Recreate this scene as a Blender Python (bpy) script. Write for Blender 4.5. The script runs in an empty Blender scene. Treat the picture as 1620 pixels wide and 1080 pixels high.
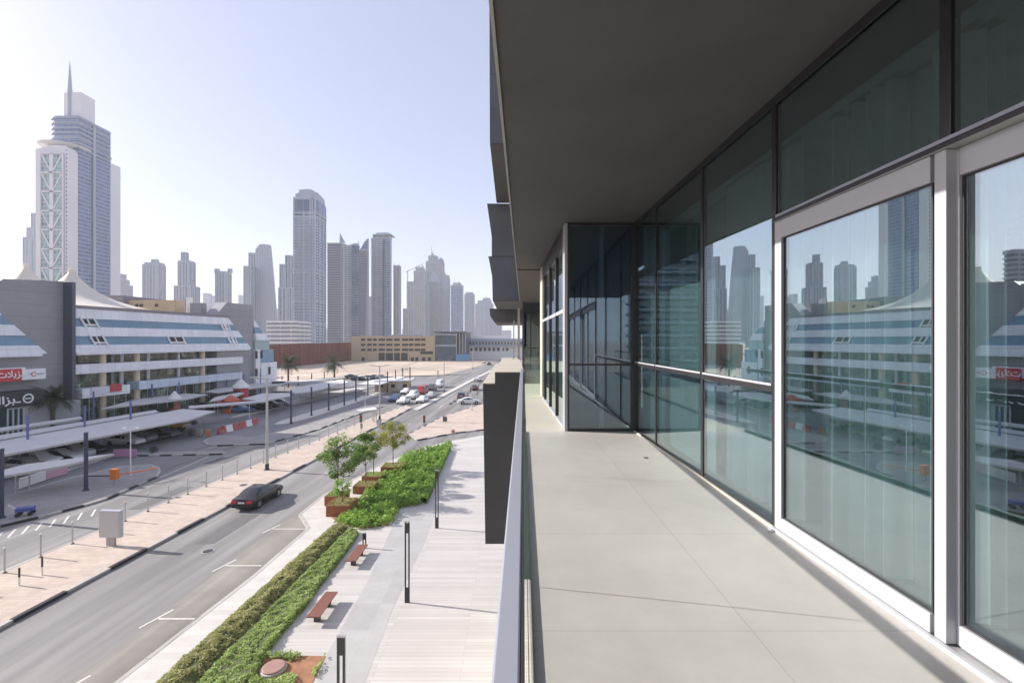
import bpy, math, random
from mathutils import Vector, Matrix
random.seed(7)
R = math.radians
scene = bpy.context.scene
COL = scene.collection

# ------------------------------------------------------------------ camera
F = 760.0          # focal length in photo pixels (photo is 1620 wide)
H = 13.4           # eye height above the street
HY = 538.0         # horizon row
cd = bpy.data.cameras.new('camera'); cam = bpy.data.objects.new('camera', cd); COL.objects.link(cam)
cd.sensor_width = 36; cd.lens = 36 * F / 1620
cd.clip_start = 0.05; cd.clip_end = 30000
cd.shift_y = -(540 - HY) / 1620
cam.location = (0, 0, H); cam.rotation_euler = (R(90), 0, 0)
scene.camera = cam

# ------------------------------------------------------------------ light
SUN_EL = 27.5; SUN_AZ = -78.5      # azimuth measured from +Y towards +X
w = bpy.data.worlds.new('World'); scene.world = w; w.use_nodes = True
nt = w.node_tree
sky = nt.nodes.new('ShaderNodeTexSky'); sky.sky_type = 'NISHITA'; sky.sun_disc = False
sky.sun_elevation = R(SUN_EL); sky.sun_rotation = R(SUN_AZ)
sky.air_density = 1.0; sky.dust_density = 1.5; sky.ozone_density = 1.5; sky.altitude = 10
bg = nt.nodes['Background']; bg.inputs['Strength'].default_value = 0.105
tint = nt.nodes.new('ShaderNodeVectorMath'); tint.operation = 'MULTIPLY'; tint.inputs[1].default_value = (1.12, .985, 1.05)
nt.links.new(sky.outputs[0], tint.inputs[0]); hz_ = nt.nodes.new('ShaderNodeMix'); hz_.data_type = 'RGBA'; hz_.inputs['Factor'].default_value = .5   # thin high haze veil
hz_.inputs[7].default_value = (3.1, 3.25, 3.95, 1)
nt.links.new(tint.outputs[0], hz_.inputs[6]); nt.links.new(hz_.outputs[2], bg.inputs[0])
sd = bpy.data.lights.new('sun', 'SUN'); sd.energy = 4.1; sd.angle = R(0.5); sd.color = (1.0, 0.94, 0.88)
sun = bpy.data.objects.new('sun', sd); COL.objects.link(sun)
sdir = Vector((math.sin(R(SUN_AZ)) * math.cos(R(SUN_EL)), math.cos(R(SUN_AZ)) * math.cos(R(SUN_EL)), math.sin(R(SUN_EL))))
sun.rotation_euler = sdir.to_track_quat('Z', 'Y').to_euler()
scene.view_settings.view_transform = 'Standard'; scene.view_settings.look = 'None'
scene.view_settings.gamma = 1; scene.view_settings.exposure = 1.06
scene.render.engine = 'CYCLES'
cy = scene.cycles
cy.use_denoising = True
cy.max_bounces = 8; cy.diffuse_bounces = 3; cy.glossy_bounces = 4; cy.transparent_max_bounces = 12
cy.volume_bounces = 1; cy.caustics_reflective = False; cy.caustics_refractive = False
cy.sample_clamp_indirect = 6

# ------------------------------------------------------------------ helpers
def G(px, py, z=0.0):
    """street point seen at photo pixel (px, py), at height z"""
    Y = F * (H - z) / (py - HY)
    return ((px - 810) / F * Y, Y)
def XP(px, Z): return (px - 810) / F * Z
def HP(py, Z): return H + (HY - py) / F * Z

def tag(o, label=None, cat=None, group=None, kind=None):
    if label: o['label'] = label
    if cat: o['category'] = cat
    if group: o['group'] = group
    if kind: o['kind'] = kind
    return o
def empty(name, loc, rz=0, label=None, cat=None, group=None):
    o = bpy.data.objects.new(name, None); COL.objects.link(o)
    o.location = loc; o.rotation_euler = (0, 0, rz); o.empty_display_size = 0.2
    return tag(o, label, cat, group)
def copy_tree(o, parent=None):
    c = o.copy(); COL.objects.link(c)
    if parent: c.parent = parent
    for ch in list(o.children): copy_tree(ch, c)
    return c

class MB:
    def __init__(s): s.v = []; s.f = []
    def add(s, vs, fs):
        b = len(s.v); s.v += [tuple(p) for p in vs]; s.f += [tuple(b + i for i in f) for f in fs]; return s
    def box(s, x0, x1, y0, y1, z0, z1):
        if x0 > x1: x0, x1 = x1, x0
        if y0 > y1: y0, y1 = y1, y0
        return s.add([(x0,y0,z0),(x1,y0,z0),(x1,y1,z0),(x0,y1,z0),(x0,y0,z1),(x1,y0,z1),(x1,y1,z1),(x0,y1,z1)],
              [(0,3,2,1),(4,5,6,7),(0,1,5,4),(1,2,6,5),(2,3,7,6),(3,0,4,7)])
    def prism(s, pts, z0, z1, bottom=True):
        a = sum(pts[i][0]*pts[(i+1)%len(pts)][1]-pts[(i+1)%len(pts)][0]*pts[i][1] for i in range(len(pts)))
        if a < 0: pts = pts[::-1]
        n = len(pts)
        vs = [(p[0],p[1],z0) for p in pts] + [(p[0],p[1],z1) for p in pts]
        fs = [tuple(range(n,2*n))] + [(i,(i+1)%n,n+(i+1)%n,n+i) for i in range(n)]
        if bottom: fs.append(tuple(range(n-1,-1,-1)))
        return s.add(vs, fs)
    def sheet(s, pts, z):
        a = sum(pts[i][0]*pts[(i+1)%len(pts)][1]-pts[(i+1)%len(pts)][0]*pts[i][1] for i in range(len(pts)))
        if a < 0: pts = pts[::-1]
        return s.add([(p[0],p[1],z) for p in pts], [tuple(range(len(pts)))])
    def ext(s, prof, a, b):
        """extrude closed 3D profile list a -> list b"""
        n = len(a)
        return s.add(list(a)+list(b), [tuple(range(n-1,-1,-1)), tuple(range(n,2*n))] + [(i,(i+1)%n,n+(i+1)%n,n+i) for i in range(n)])
    def xz(s, pts, y0, y1):      # polygon in x,z extruded in y
        a = sum(pts[i][0]*pts[(i+1)%len(pts)][1]-pts[(i+1)%len(pts)][0]*pts[i][1] for i in range(len(pts)))
        if a > 0: pts = pts[::-1]
        n = len(pts)
        return s.add([(p[0],y0,p[1]) for p in pts]+[(p[0],y1,p[1]) for p in pts],
                     [tuple(range(n-1,-1,-1)), tuple(range(n,2*n))] + [(i,(i+1)%n,n+(i+1)%n,n+i) for i in range(n)])
    def tube(s, p0, p1, r0, r1=None, n=8, cap=True):
        r1 = r0 if r1 is None else r1
        p0 = Vector(p0); p1 = Vector(p1); d = (p1-p0).normalized()
        a = Vector((0,0,1)) if abs(d.z) < .9 else Vector((1,0,0))
        u = d.cross(a).normalized(); v = d.cross(u).normalized()
        vs = []
        for p, r in ((p0,r0),(p1,r1)):
            for i in range(n):
                t = 2*math.pi*i/n; vs.append(p + u*(r*math.cos(t)) + v*(r*math.sin(t)))
        fs = [(i, n+i, n+(i+1)%n, (i+1)%n) for i in range(n)]
        if cap: fs += [tuple(range(n)), tuple(range(2*n-1,n-1,-1))]
        return s.add(vs, fs)
    def bar(s, p0, p1, wd, ht):   # box beam between points, wd horizontal, ht in the other way
        p0 = Vector(p0); p1 = Vector(p1); d = (p1-p0).normalized()
        a = Vector((0,0,1)) if abs(d.z) < .95 else Vector((0,1,0))
        u = d.cross(a).normalized()*wd/2; v = u.cross(d).normalized()*ht/2
        vs = [p0-u-v,p0+u-v,p0+u+v,p0-u+v,p1-u-v,p1+u-v,p1+u+v,p1-u+v]
        return s.add(vs, [(0,3,2,1),(4,5,6,7),(0,1,5,4),(1,2,6,5),(2,3,7,6),(3,0,4,7)])
    def lathe(s, prof, n=24, cx=0, cy=0):
        vs = []
        for r, z in prof:
            for i in range(n):
                t = 2*math.pi*i/n; vs.append((cx+r*math.cos(t), cy+r*math.sin(t), z))
        fs = []
        for k in range(len(prof)-1):
            for i in range(n):
                fs.append((k*n+i, k*n+(i+1)%n, (k+1)*n+(i+1)%n, (k+1)*n+i))
        fs.append(tuple(range(n-1,-1,-1))); fs.append(tuple((len(prof)-1)*n+i for i in range(n)))
        return s.add(vs, fs)
    def xf(s, m):
        s.v = [tuple(m @ Vector(p)) for p in s.v]; return s
    def build(s, name, mat, parent=None, smooth=False, off=None, bevel=0):
        me = bpy.data.meshes.new(name)
        vs = s.v if off is None else [(p[0]-off[0], p[1]-off[1], p[2]-off[2]) for p in s.v]
        me.from_pydata(vs, [], s.f); me.materials.append(mat); me.update()
        if len(s.f) < 60000:
            uv = me.uv_layers.new(name='UVMap'); d = uv.data
            for p in me.polygons:
                n = p.normal
                if abs(n.z) > .75:
                    for li in p.loop_indices:
                        c = me.vertices[me.loops[li].vertex_index].co; d[li].uv = (c.x, c.y)
                else:
                    tx, ty = -n.y, n.x; L = math.hypot(tx, ty) or 1; tx /= L; ty /= L
                    for li in p.loop_indices:
                        c = me.vertices[me.loops[li].vertex_index].co; d[li].uv = (c.x*tx+c.y*ty, c.z)
        if smooth:
            for p in me.polygons: p.use_smooth = True
            me.set_sharp_from_angle(angle=R(38))
        o = bpy.data.objects.new(name, me); COL.objects.link(o)
        if parent: o.parent = parent
        if bevel:
            b = o.modifiers.new('bevel', 'BEVEL'); b.width = bevel; b.segments = 2; b.limit_method = 'ANGLE'
        return o

# ------------------------------------------------------------------ materials
MATS = {}
def base_mat(name):
    m = bpy.data.materials.new(name); m.use_nodes = True; MATS[name] = m
    return m, m.node_tree, m.node_tree.nodes['Principled BSDF']
def setv(p, k, v):
    if k in p.inputs: p.inputs[k].default_value = v
def c4(c): return (c[0], c[1], c[2], 1)
def pm(name, col, rough=.7, var=.12, scale=3.0, metal=0, col2=None, bump=0, bscale=None, spec=.5, detail=6, stretch=None, big=None):
    m, t, p = base_mat(name); N = t.nodes; L = t.links
    setv(p, 'Roughness', rough); setv(p, 'Metallic', metal); setv(p, 'Specular IOR Level', spec)
    tc = N.new('ShaderNodeTexCoord'); mp = N.new('ShaderNodeMapping'); L.new(tc.outputs['Object'], mp.inputs[0])
    if stretch: mp.inputs['Scale'].default_value = stretch
    nz = N.new('ShaderNodeTexNoise'); nz.inputs['Scale'].default_value = scale; nz.inputs['Detail'].default_value = detail
    nz.inputs['Roughness'].default_value = .65
    L.new(mp.outputs[0], nz.inputs[0])
    cr = N.new('ShaderNodeValToRGB'); L.new(nz.outputs[0], cr.inputs[0])
    c2 = col2 or tuple(c*(1+var) for c in col); c1 = col if col2 else tuple(c*(1-var) for c in col)
    cr.color_ramp.elements[0].position = .3; cr.color_ramp.elements[1].position = .7
    cr.color_ramp.elements[0].color = c4(c1); cr.color_ramp.elements[1].color = c4(c2)
    out = cr.outputs[0]
    if big:
        n2 = N.new('ShaderNodeTexNoise'); n2.inputs['Scale'].default_value = big[0]; n2.inputs['Detail'].default_value = 4
        L.new(tc.outputs['Object'], n2.inputs[0])
        r2 = N.new('ShaderNodeMapRange'); r2.inputs[1].default_value = .3; r2.inputs[2].default_value = .7
        r2.inputs[3].default_value = 1-big[1]; r2.inputs[4].default_value = 1+big[1]
        L.new(n2.outputs[0], r2.inputs[0])
        mx = N.new('ShaderNodeVectorMath'); mx.operation = 'SCALE'; L.new(out, mx.inputs[0]); L.new(r2.outputs[0], mx.inputs['Scale'])
        out = mx.outputs[0]
    L.new(out, p.inputs['Base Color'])
    if bump:
        b = N.new('ShaderNodeBump'); b.inputs['Strength'].default_value = bump; b.inputs['Distance'].default_value = .02
        nb = N.new('ShaderNodeTexNoise'); nb.inputs['Scale'].default_value = bscale or scale*4; nb.inputs['Detail'].default_value = 4
        L.new(tc.outputs['Object'], nb.inputs[0]); L.new(nb.outputs[0], b.inputs['Height']); L.new(b.outputs[0], p.inputs['Normal'])
    return m
def glass(name, tint, ior=1.5, rough=0.0, refl=(1,1,1), extra=0.0):
    """thin architectural pane: tinted transmission plus Fresnel mirror"""
    m, t, p = base_mat(name); N = t.nodes; L = t.links; N.remove(p)
    out = N['Material Output']
    tr = N.new('ShaderNodeBsdfTransparent'); tr.inputs[0].default_value = c4(tint)
    gl = N.new('ShaderNodeBsdfGlossy'); gl.inputs['Color'].default_value = c4(refl); gl.inputs['Roughness'].default_value = rough
    fr = N.new('ShaderNodeFresnel'); fr.inputs[0].default_value = ior
    geo = N.new('ShaderNodeNewGeometry')
    # same reflectance from both sides of the pane
    sw = N.new('ShaderNodeMix'); sw.data_type = 'FLOAT'
    L.new(geo.outputs['Backfacing'], sw.inputs['Factor']); sw.inputs[2].default_value = ior; sw.inputs[3].default_value = 1/ior
    lw = N.new('ShaderNodeMath'); lw.operation = 'ADD'; lw.inputs[1].default_value = extra; lw.use_clamp = True
    L.new(sw.outputs[0], fr.inputs[0])
    L.new(fr.outputs[0], lw.inputs[0])
    mx = N.new('ShaderNodeMixShader'); L.new(lw.outputs[0], mx.inputs[0]); L.new(tr.outputs[0], mx.inputs[1]); L.new(gl.outputs[0], mx.inputs[2])
    L.new(mx.outputs[0], out.inputs[0])
    return m
def facade(name, wall, glassc, fh=3.6, bw=3.0, vfrac=.5, hfrac=.7, grough=.15, var=.1, pier=0, pierw=.2, metal=0.0):
    """wall with a grid of windows, in metres of the face's own UV"""
    m, t, p = base_mat(name); N = t.nodes; L = t.links
    uv = N.new('ShaderNodeUVMap'); sp = N.new('ShaderNodeSeparateXYZ'); L.new(uv.outputs[0], sp.inputs[0])
    def math_(op, a, b=None):
        n = N.new('ShaderNodeMath'); n.operation = op
        for i, x in enumerate((a, b)):
            if x is None: continue
            if isinstance(x, (int, float)): n.inputs[i].default_value = x
            else: L.new(x, n.inputs[i])
        return n.outputs[0]
    def cell(src, size, frac):
        return math_('LESS_THAN', math_('FRACT', math_('DIVIDE', src, size)), frac)
    v = cell(sp.outputs[1], fh, vfrac); u = cell(sp.outputs[0], bw, hfrac)
    mask = math_('MULTIPLY', v, u)
    if pier:
        mask = math_('MULTIPLY', mask, math_('GREATER_THAN', math_('FRACT', math_('DIVIDE', sp.outputs[0], pier)), pierw))
    geo = N.new('ShaderNodeNewGeometry'); sn = N.new('ShaderNodeSeparateXYZ'); L.new(geo.outputs['Normal'], sn.inputs[0])
    mask = math_('MULTIPLY', mask, math_('LESS_THAN', math_('ABSOLUTE', sn.outputs[2]), .6))
    # per-window variation
    wn = N.new('ShaderNodeTexWhiteNoise'); wn.noise_dimensions = '2D'
    cb = N.new('ShaderNodeCombineXYZ'); L.new(math_('FLOOR', math_('DIVIDE', sp.outputs[0], bw)), cb.inputs[0]); L.new(math_('FLOOR', math_('DIVIDE', sp.outputs[1], fh)), cb.inputs[1])
    L.new(cb.outputs[0], wn.inputs['Vector'])
    gm = N.new('ShaderNodeMix'); gm.data_type = 'RGBA'; L.new(wn.outputs['Value'], gm.inputs['Factor'])
    gm.inputs[6].default_value = c4(tuple(c*.6 for c in glassc)); gm.inputs[7].default_value = c4(tuple(min(1,c*1.5) for c in glassc))
    nz = N.new('ShaderNodeTexNoise'); nz.inputs['Scale'].default_value = .05; nz.inputs['Detail'].default_value = 5
    tc = N.new('ShaderNodeTexCoord'); L.new(tc.outputs['Object'], nz.inputs[0])
    wm = N.new('ShaderNodeMix'); wm.data_type = 'RGBA'; L.new(nz.outputs[0], wm.inputs['Factor'])
    wm.inputs[6].default_value = c4(tuple(c*(1-var) for c in wall)); wm.inputs[7].default_value = c4(tuple(min(1,c*(1+var)) for c in wall))
    mx = N.new('ShaderNodeMix'); mx.data_type = 'RGBA'; L.new(mask, mx.inputs['Factor']); L.new(wm.outputs[2], mx.inputs[6]); L.new(gm.outputs[2], mx.inputs[7])
    L.new(mx.outputs[2], p.inputs['Base Color'])
    rr = N.new('ShaderNodeMapRange'); L.new(mask, rr.inputs[0]); rr.inputs[3].default_value = .75; rr.inputs[4].default_value = grough
    L.new(rr.outputs[0], p.inputs['Roughness']); setv(p, 'Metallic', metal)
    return m
def panels(name, col, su, sv, rough=.5, line=.03, dark=.5, var=.08, metal=0, offu=0, col2=None, tilevar=.06, nscale=.6, bump=0):
    """surface split by thin joints into su x sv metre panels (UV metres)"""
    m, t, p = base_mat(name); N = t.nodes; L = t.links
    uv = N.new('ShaderNodeUVMap')
    br = N.new('ShaderNodeTexBrick'); br.offset = offu; br.inputs['Scale'].default_value = 1
    br.inputs['Brick Width'].default_value = su; br.inputs['Row Height'].default_value = sv
    br.inputs['Mortar Size'].default_value = line; br.inputs['Mortar Smooth'].default_value = .1; br.inputs['Bias'].default_value = 0
    c2 = col2 or col
    br.inputs['Color1'].default_value = c4(tuple(c*(1-tilevar) for c in col)); br.inputs['Color2'].default_value = c4(tuple(min(1,c*(1+tilevar)) for c in c2))
    br.inputs['Mortar'].default_value = c4(tuple(c*dark for c in col))
    L.new(uv.outputs[0], br.inputs['Vector'])
    nz = N.new('ShaderNodeTexNoise'); nz.inputs['Scale'].default_value = nscale; nz.inputs['Detail'].default_value = 8; nz.inputs['Roughness'].default_value = .7
    tc = N.new('ShaderNodeTexCoord'); L.new(tc.outputs['Object'], nz.inputs[0])
    mr = N.new('ShaderNodeMapRange'); mr.inputs[1].default_value = .3; mr.inputs[2].default_value = .7; mr.inputs[3].default_value = 1-var; mr.inputs[4].default_value = 1+var
    L.new(nz.outputs[0], mr.inputs[0])
    sc = N.new('ShaderNodeVectorMath'); sc.operation = 'SCALE'; L.new(br.outputs[0], sc.inputs[0]); L.new(mr.outputs[0], sc.inputs['Scale'])
    L.new(sc.outputs[0], p.inputs['Base Color']); setv(p, 'Roughness', rough); setv(p, 'Metallic', metal)
    return m

mat_sand   = pm('sand', (.38,.30,.23), .95, scale=.10, col2=(.57,.48,.39), big=(.02,.2), bump=.3, bscale=3)
mat_median = panels('sandy_pavers', (.50,.41,.34), .6, .3, .9, .012, .80, .13, offu=.5, nscale=.5, tilevar=.07)
mat_asph   = pm('asphalt', (.235,.225,.215), .85, scale=.35, var=.17, big=(.05,.16), stretch=(2.2,.22,1), bump=.2, bscale=30)
mat_asph2  = pm('old_asphalt', (.215,.208,.212), .9, scale=.25, var=.14, big=(.04,.2), bump=.2, bscale=30)
mat_bay    = pm('dusty_asphalt', (.26,.24,.21), .9, scale=.4, var=.16, big=(.12,.15))
def streaks(m):
    t = m.node_tree; N = t.nodes; L = t.links; p = N['Principled BSDF']; src = p.inputs['Base Color'].links[0].from_socket
    tc = N.new('ShaderNodeTexCoord'); sp = N.new('ShaderNodeSeparateXYZ'); L.new(tc.outputs['Object'], sp.inputs[0])
    a = N.new('ShaderNodeMath'); a.operation = 'MULTIPLY_ADD'; a.inputs[1].default_value = -.056; L.new(sp.outputs[1], a.inputs[0]); L.new(sp.outputs[0], a.inputs[2])
    b = N.new('ShaderNodeMath'); b.operation = 'MULTIPLY'; b.inputs[1].default_value = .02; L.new(sp.outputs[1], b.inputs[0])
    c = N.new('ShaderNodeCombineXYZ'); L.new(a.outputs[0], c.inputs[0]); L.new(b.outputs[0], c.inputs[1])
    nz = N.new('ShaderNodeTexNoise'); nz.inputs['Scale'].default_value = .75; nz.inputs['Detail'].default_value = 3; L.new(c.outputs[0], nz.inputs[0])
    mr = N.new('ShaderNodeMapRange'); mr.inputs[1].default_value = .35; mr.inputs[2].default_value = .65; mr.inputs[3].default_value = .72; mr.inputs[4].default_value = 1.14; L.new(nz.outputs[0], mr.inputs[0])
    s = N.new('ShaderNodeVectorMath'); s.operation = 'SCALE'; L.new(src, s.inputs[0]); L.new(mr.outputs[0], s.inputs['Scale']); L.new(s.outputs[0], p.inputs['Base Color'])
streaks(mat_asph); streaks(mat_bay)
mat_paint  = pm('road_paint', (.62,.60,.56), .7, scale=4, var=.18)
mat_kerb   = panels('kerb_stone', (.42,.40,.37), 1.0, 10, .8, .02, .5, .1)
mat_black  = pm('black_paint', (.03,.03,.032), .5, scale=5)
mat_white  = pm('white_paint', (.72,.71,.69), .5, scale=2, var=.06)
mat_walk   = panels('white_paving', (.56,.53,.49), 1.2, .4, .75, .006, .82, .08, offu=.3)
mat_plaza  = panels('plank_paving', (.50,.475,.445), 5.5, .24, .7, .010, .70, .05, offu=.37, tilevar=.085, nscale=.35)
mat_path   = panels('path_concrete', (.40,.395,.385), 2.2, 2.2, .75, .006, .85, .10, nscale=.8)
mat_pave   = panels('grey_pavers', (.30,.28,.275), .5, .25, .85, .012, .8, .15, offu=.5)
mat_soil   = pm('red_soil', (.32,.16,.09), .95, scale=2.5, var=.3, bump=.6)
mat_corten = pm('rust_steel', (.20,.065,.025), .75, scale=2.2, col2=(.33,.12,.045), stretch=(3,3,.7))
mat_hoard  = panels('rust_sheets', (.23,.085,.055), 3.1, 40, .8, .14, .6, .18, tilevar=.13, nscale=.15)
mat_dark   = pm('dark_metal', (.045,.043,.045), .4, metal=.3, scale=4)
mat_dkblue = pm('navy_metal', (.035,.045,.085), .45, scale=4)
mat_galv   = pm('galvanised', (.45,.45,.44), .45, metal=.5, scale=5)
mat_wood   = pm('bench_wood', (.17,.065,.045), .6, scale=6, stretch=(8,1,1), col2=(.26,.11,.075))
mat_canvas = pm('canopy_fabric', (.60,.58,.57), .8, scale=.5, var=.07)
mat_tent   = pm('tent_fabric', (.66,.61,.52), .75, scale=.2, var=.06)
mat_green1 = pm('hedge_leaf', (.28,.30,.10), .6, scale=1.3, col2=(.56,.53,.25), spec=.3)
mat_green2 = pm('cover_leaf', (.25,.35,.09), .55, scale=1.0, col2=(.50,.62,.22), spec=.3)
mat_green3 = pm('bed_leaf', (.15,.30,.045), .5, scale=.9, col2=(.42,.60,.12), spec=.35)
mat_green4 = pm('tree_leaf', (.10,.19,.04), .5, scale=1.6, col2=(.29,.42,.10), spec=.35)
mat_green5 = pm('yellow_leaf', (.22,.25,.04), .5, scale=1.6, col2=(.46,.44,.09), spec=.35)
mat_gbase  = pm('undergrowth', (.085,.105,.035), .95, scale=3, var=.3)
mat_palm   = pm('palm_leaf', (.055,.075,.035), .6, scale=2, var=.3)
mat_bark   = pm('bark', (.14,.10,.07), .9, scale=8, var=.3, bump=.5)
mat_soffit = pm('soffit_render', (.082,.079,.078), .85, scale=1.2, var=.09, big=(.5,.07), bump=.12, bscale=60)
mat_panel  = panels('charcoal_panels', (.085,.088,.098), 1.4, 1.2, .55, .006, .5, .14, tilevar=.04)
mat_cream  = panels('cream_stone', (.50,.465,.39), 1.2, 1.2, .7, .006, .8, .06)
mat_blockd = pm('dark_render', (.032,.035,.041), .8, scale=1, var=.12, bump=.2)
mat_floor  = panels('floor_tiles', (.47,.45,.415), 1.2, 1.2, .45, .003, .74, .12, tilevar=.018, nscale=.9)
mat_alu    = pm('pale_aluminium', (.45,.46,.485), .35, scale=2, var=.03)
mat_alub   = pm('blue_grey_aluminium', (.35,.365,.42), .38, metal=.2, scale=2, var=.04)
mat_frame  = pm('dark_frame', (.045,.042,.045), .35, metal=.3, scale=3)
mat_sealant= pm('cream_sealant', (.60,.57,.48), .7)
mat_glass  = glass('window_glass', (.76,.89,.90), 1.8, extra=.26, refl=(.90,.97,1.0))
mat_spand  = glass('dark_glass', (.55,.67,.76), 1.7, extra=.10, refl=(.86,.95,1.0))
mat_rail   = glass('rail_glass', (.965,.98,.972), 1.22, extra=.01)
mat_edge   = pm('glass_edge', (.17,.27,.21), .2)
mat_rooml  = pm('room_wall', (.62,.62,.61), .8)
mat_roomf  = pm('room_floor', (.34,.32,.29), .4)
mat_blind  = pm('roller_blind', (.46,.49,.49), .8, var=.03)
def curtain_mat():
    m, t, p = base_mat('sheer_curtain'); N = t.nodes; L = t.links; N.remove(p)
    d = N.new('ShaderNodeBsdfDiffuse'); d.inputs[0].default_value = (.80,.83,.83,1)
    tl = N.new('ShaderNodeBsdfTranslucent'); tl.inputs[0].default_value = (.8,.83,.83,1)
    tr = N.new('ShaderNodeBsdfTransparent')
    a = N.new('ShaderNodeMixShader'); a.inputs[0].default_value = .35; L.new(d.outputs[0], a.inputs[1]); L.new(tl.outputs[0], a.inputs[2])
    b = N.new('ShaderNodeMixShader'); b.inputs[0].default_value = .08; L.new(a.outputs[0], b.inputs[1]); L.new(tr.outputs[0], b.inputs[2])
    L.new(b.outputs[0], N['Material Output'].inputs[0]); return m
mat_curt = curtain_mat()

def leafmat(m, k=.38):
    t = m.node_tree; N = t.nodes; L = t.links; p = N['Principled BSDF']
    src = p.inputs['Base Color'].links[0].from_socket
    tl = N.new('ShaderNodeBsdfTranslucent'); L.new(src, tl.inputs[0]); mx = N.new('ShaderNodeMixShader'); mx.inputs[0].default_value = k
    L.new(p.outputs[0], mx.inputs[1]); L.new(tl.outputs[0], mx.inputs[2]); L.new(mx.outputs[0], N['Material Output'].inputs[0])
for m_ in (mat_green1,mat_green2,mat_green3,mat_green4,mat_green5,mat_palm): leafmat(m_)
ORD = ['first','second','third','fourth','fifth','sixth','seventh','eighth','ninth','tenth','eleventh','twelfth','thirteenth','fourteenth',
       'fifteenth','sixteenth','seventeenth','eighteenth','nineteenth','twentieth','twenty-first','twenty-second','twenty-third','twenty-fourth','twenty-fifth','twenty-sixth','twenty-seventh','twenty-eighth','twenty-ninth','thirtieth']

# ------------------------------------------------------------------ ground, roads
def struct(name, mb, mat, label=None):
    o = mb.build(name, mat); tag(o, label, None, None, 'structure'); return o
E = 7000
struct('ground', MB().sheet([(-E,-E),(E,-E),(E,E),(-E,E)], 0), mat_sand)
KL = lambda Y: -25.05 + .0560*Y          # kerb between median and near road
def KR(Y):                                # kerb between bays / road and white pavement
    pts = [(-20,-17.8),(5,-16.35),(18.8,-15.3),(33.6,-14.3)]
    for (a,xa),(b,xb) in zip(pts, pts[1:]):
        if Y <= b: return xa+(xb-xa)*(Y-a)/(b-a)
    return -14.3
ML = [G(-140,971), G(0,909), G(302,780), G(424,729), G(500,698.5), G(560,673), G(604,656), G(641,642)]
lot = [(-100,-20),(-100,60),(-70,165),G(440,604),G(560,599),G(650,594.5),G(700,593),G(752,580),(XP(780,294),294),(5,420),(28,600),(40,600),(18,420),(2,294),(-3,196),(-6,130),(4,112),(30,110),(30,66),
       G(765,690),G(712,699),G(660,712),G(601,738),G(514,784),G(475,816),(-16.1,-20)]
struct('road', MB().sheet([(p[0],p[1]) for p in lot], .012), mat_asph)
struct('parking_bays', MB().prism([(-17.9,-20),(-16.9,35.2),(-16.3,37),G(489,837),(KR(18.8),18.8),(KR(5),5),(KR(-20),-20)], .010, .018, False), mat_bay)
# car park asphalt, left of the service road
serv_left = [G(-140,870), G(0,834), G(132,801), G(217,769), G(252,751), G(322,702), G(342,705), G(420,703), G(500,680), G(560,657), G(604,643), G(640,628), G(700,601)]
lotp = [(-100,-20)] + [(-38,-20)] + serv_left + [G(650,596),G(560,600),G(440,605.5),(-72,160),(-99,60)]
struct('car_park', MB().sheet(lotp, .017), mat_asph2)

def kerbed(name, pts, mat, z=.15, kerb=.22, kmat=None):
    """raised pavement with a kerb ring: kerb is its own mesh a touch higher"""
    o = struct(name, MB().prism(pts, 0, z), mat)
    k = MB(); n = len(pts)
    for i in range(n):
        a = Vector((*pts[i],0)); b = Vector((*pts[(i+1)%n],0)); d = b-a; L = d.length
        if L < .01 or L > 140: continue
        k.bar(a+Vector((0,0,z/2+.006)), b+Vector((0,0,z/2+.006)), kerb, z+.008)
    kk = k.build('kerb', kmat or mat_kerb, o); return o
med = ML + [(KL(94)+.0,94.5),(KL(80),80),(KL(60),60),(KL(40),40),(KL(20),20),(KL(5),5),(KL(-20),-20),(-31.5,-20)]
kerbed('median', med, mat_median)
# painted kerb blocks along the near road
kb = MB(); y = 2.0; i = 0
while y < 94:
    if i % 2 == 0: kb.bar((KL(y)+.02,y,.085),(KL(y+2.6)+.02,y+2.6,.085),.235,.180)
    y += 2.6; i += 1
ko = struct('kerb', kb, mat_dark)
# median strip beyond the junction and traffic triangle
kerbed('median', [G(654,648),G(662,649),(-12.0,168),(-3.0,270),(-3.9,270),(-13.6,168)], mat_walk)
kerbed('traffic_island', [G(660,697),G(648,687),G(700,660),G(768,638),(4,106),(30,104),(30,74),G(768,680),G(720,685.6)], mat_median)
# white pavement strip and plaza
hl = [G(233.7,1076), G(517.8,832)]     # hedge left edge
walk = [(KR(-20),-20),(KR(5),5),(KR(18.8),18.8),G(400,916),G(489,838),G(475,816),G(514,784),G(601,738),G(660,712),G(712,699),G(765,690),(6,70),(30,72),
        (30,-20)]
kerbed('pavement', walk, mat_walk, .15)
plz = [G(300,1150,.16),G(419,1034,.16),(G(484,955,.16)),G(560,854,.16),G(571,835,.16),G(614,830,.16),G(628,803,.16),G(663,797,.16),G(671,787,.16),G(693,743,.16),G(711,710,.16),G(714,701,.16),G(765,691,.16),(6,69.5),(28,71.5),(28,-18),(-10.5,-18)]
struct('plaza', MB().prism(plz, .02, .156), mat_plaza)
path = [G(420,1400,.16),G(501,1080,.16),G(516,1036,.16),G(584,914,.16),G(620,834,.16),G(632,812,.16),G(690,812,.16),G(670,862,.16),G(620,966,.16),G(577,1080,.16),G(530,1250,.16),G(500,1400,.16)]
struct('path', MB().prism(path, .1, .160), mat_path)
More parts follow.
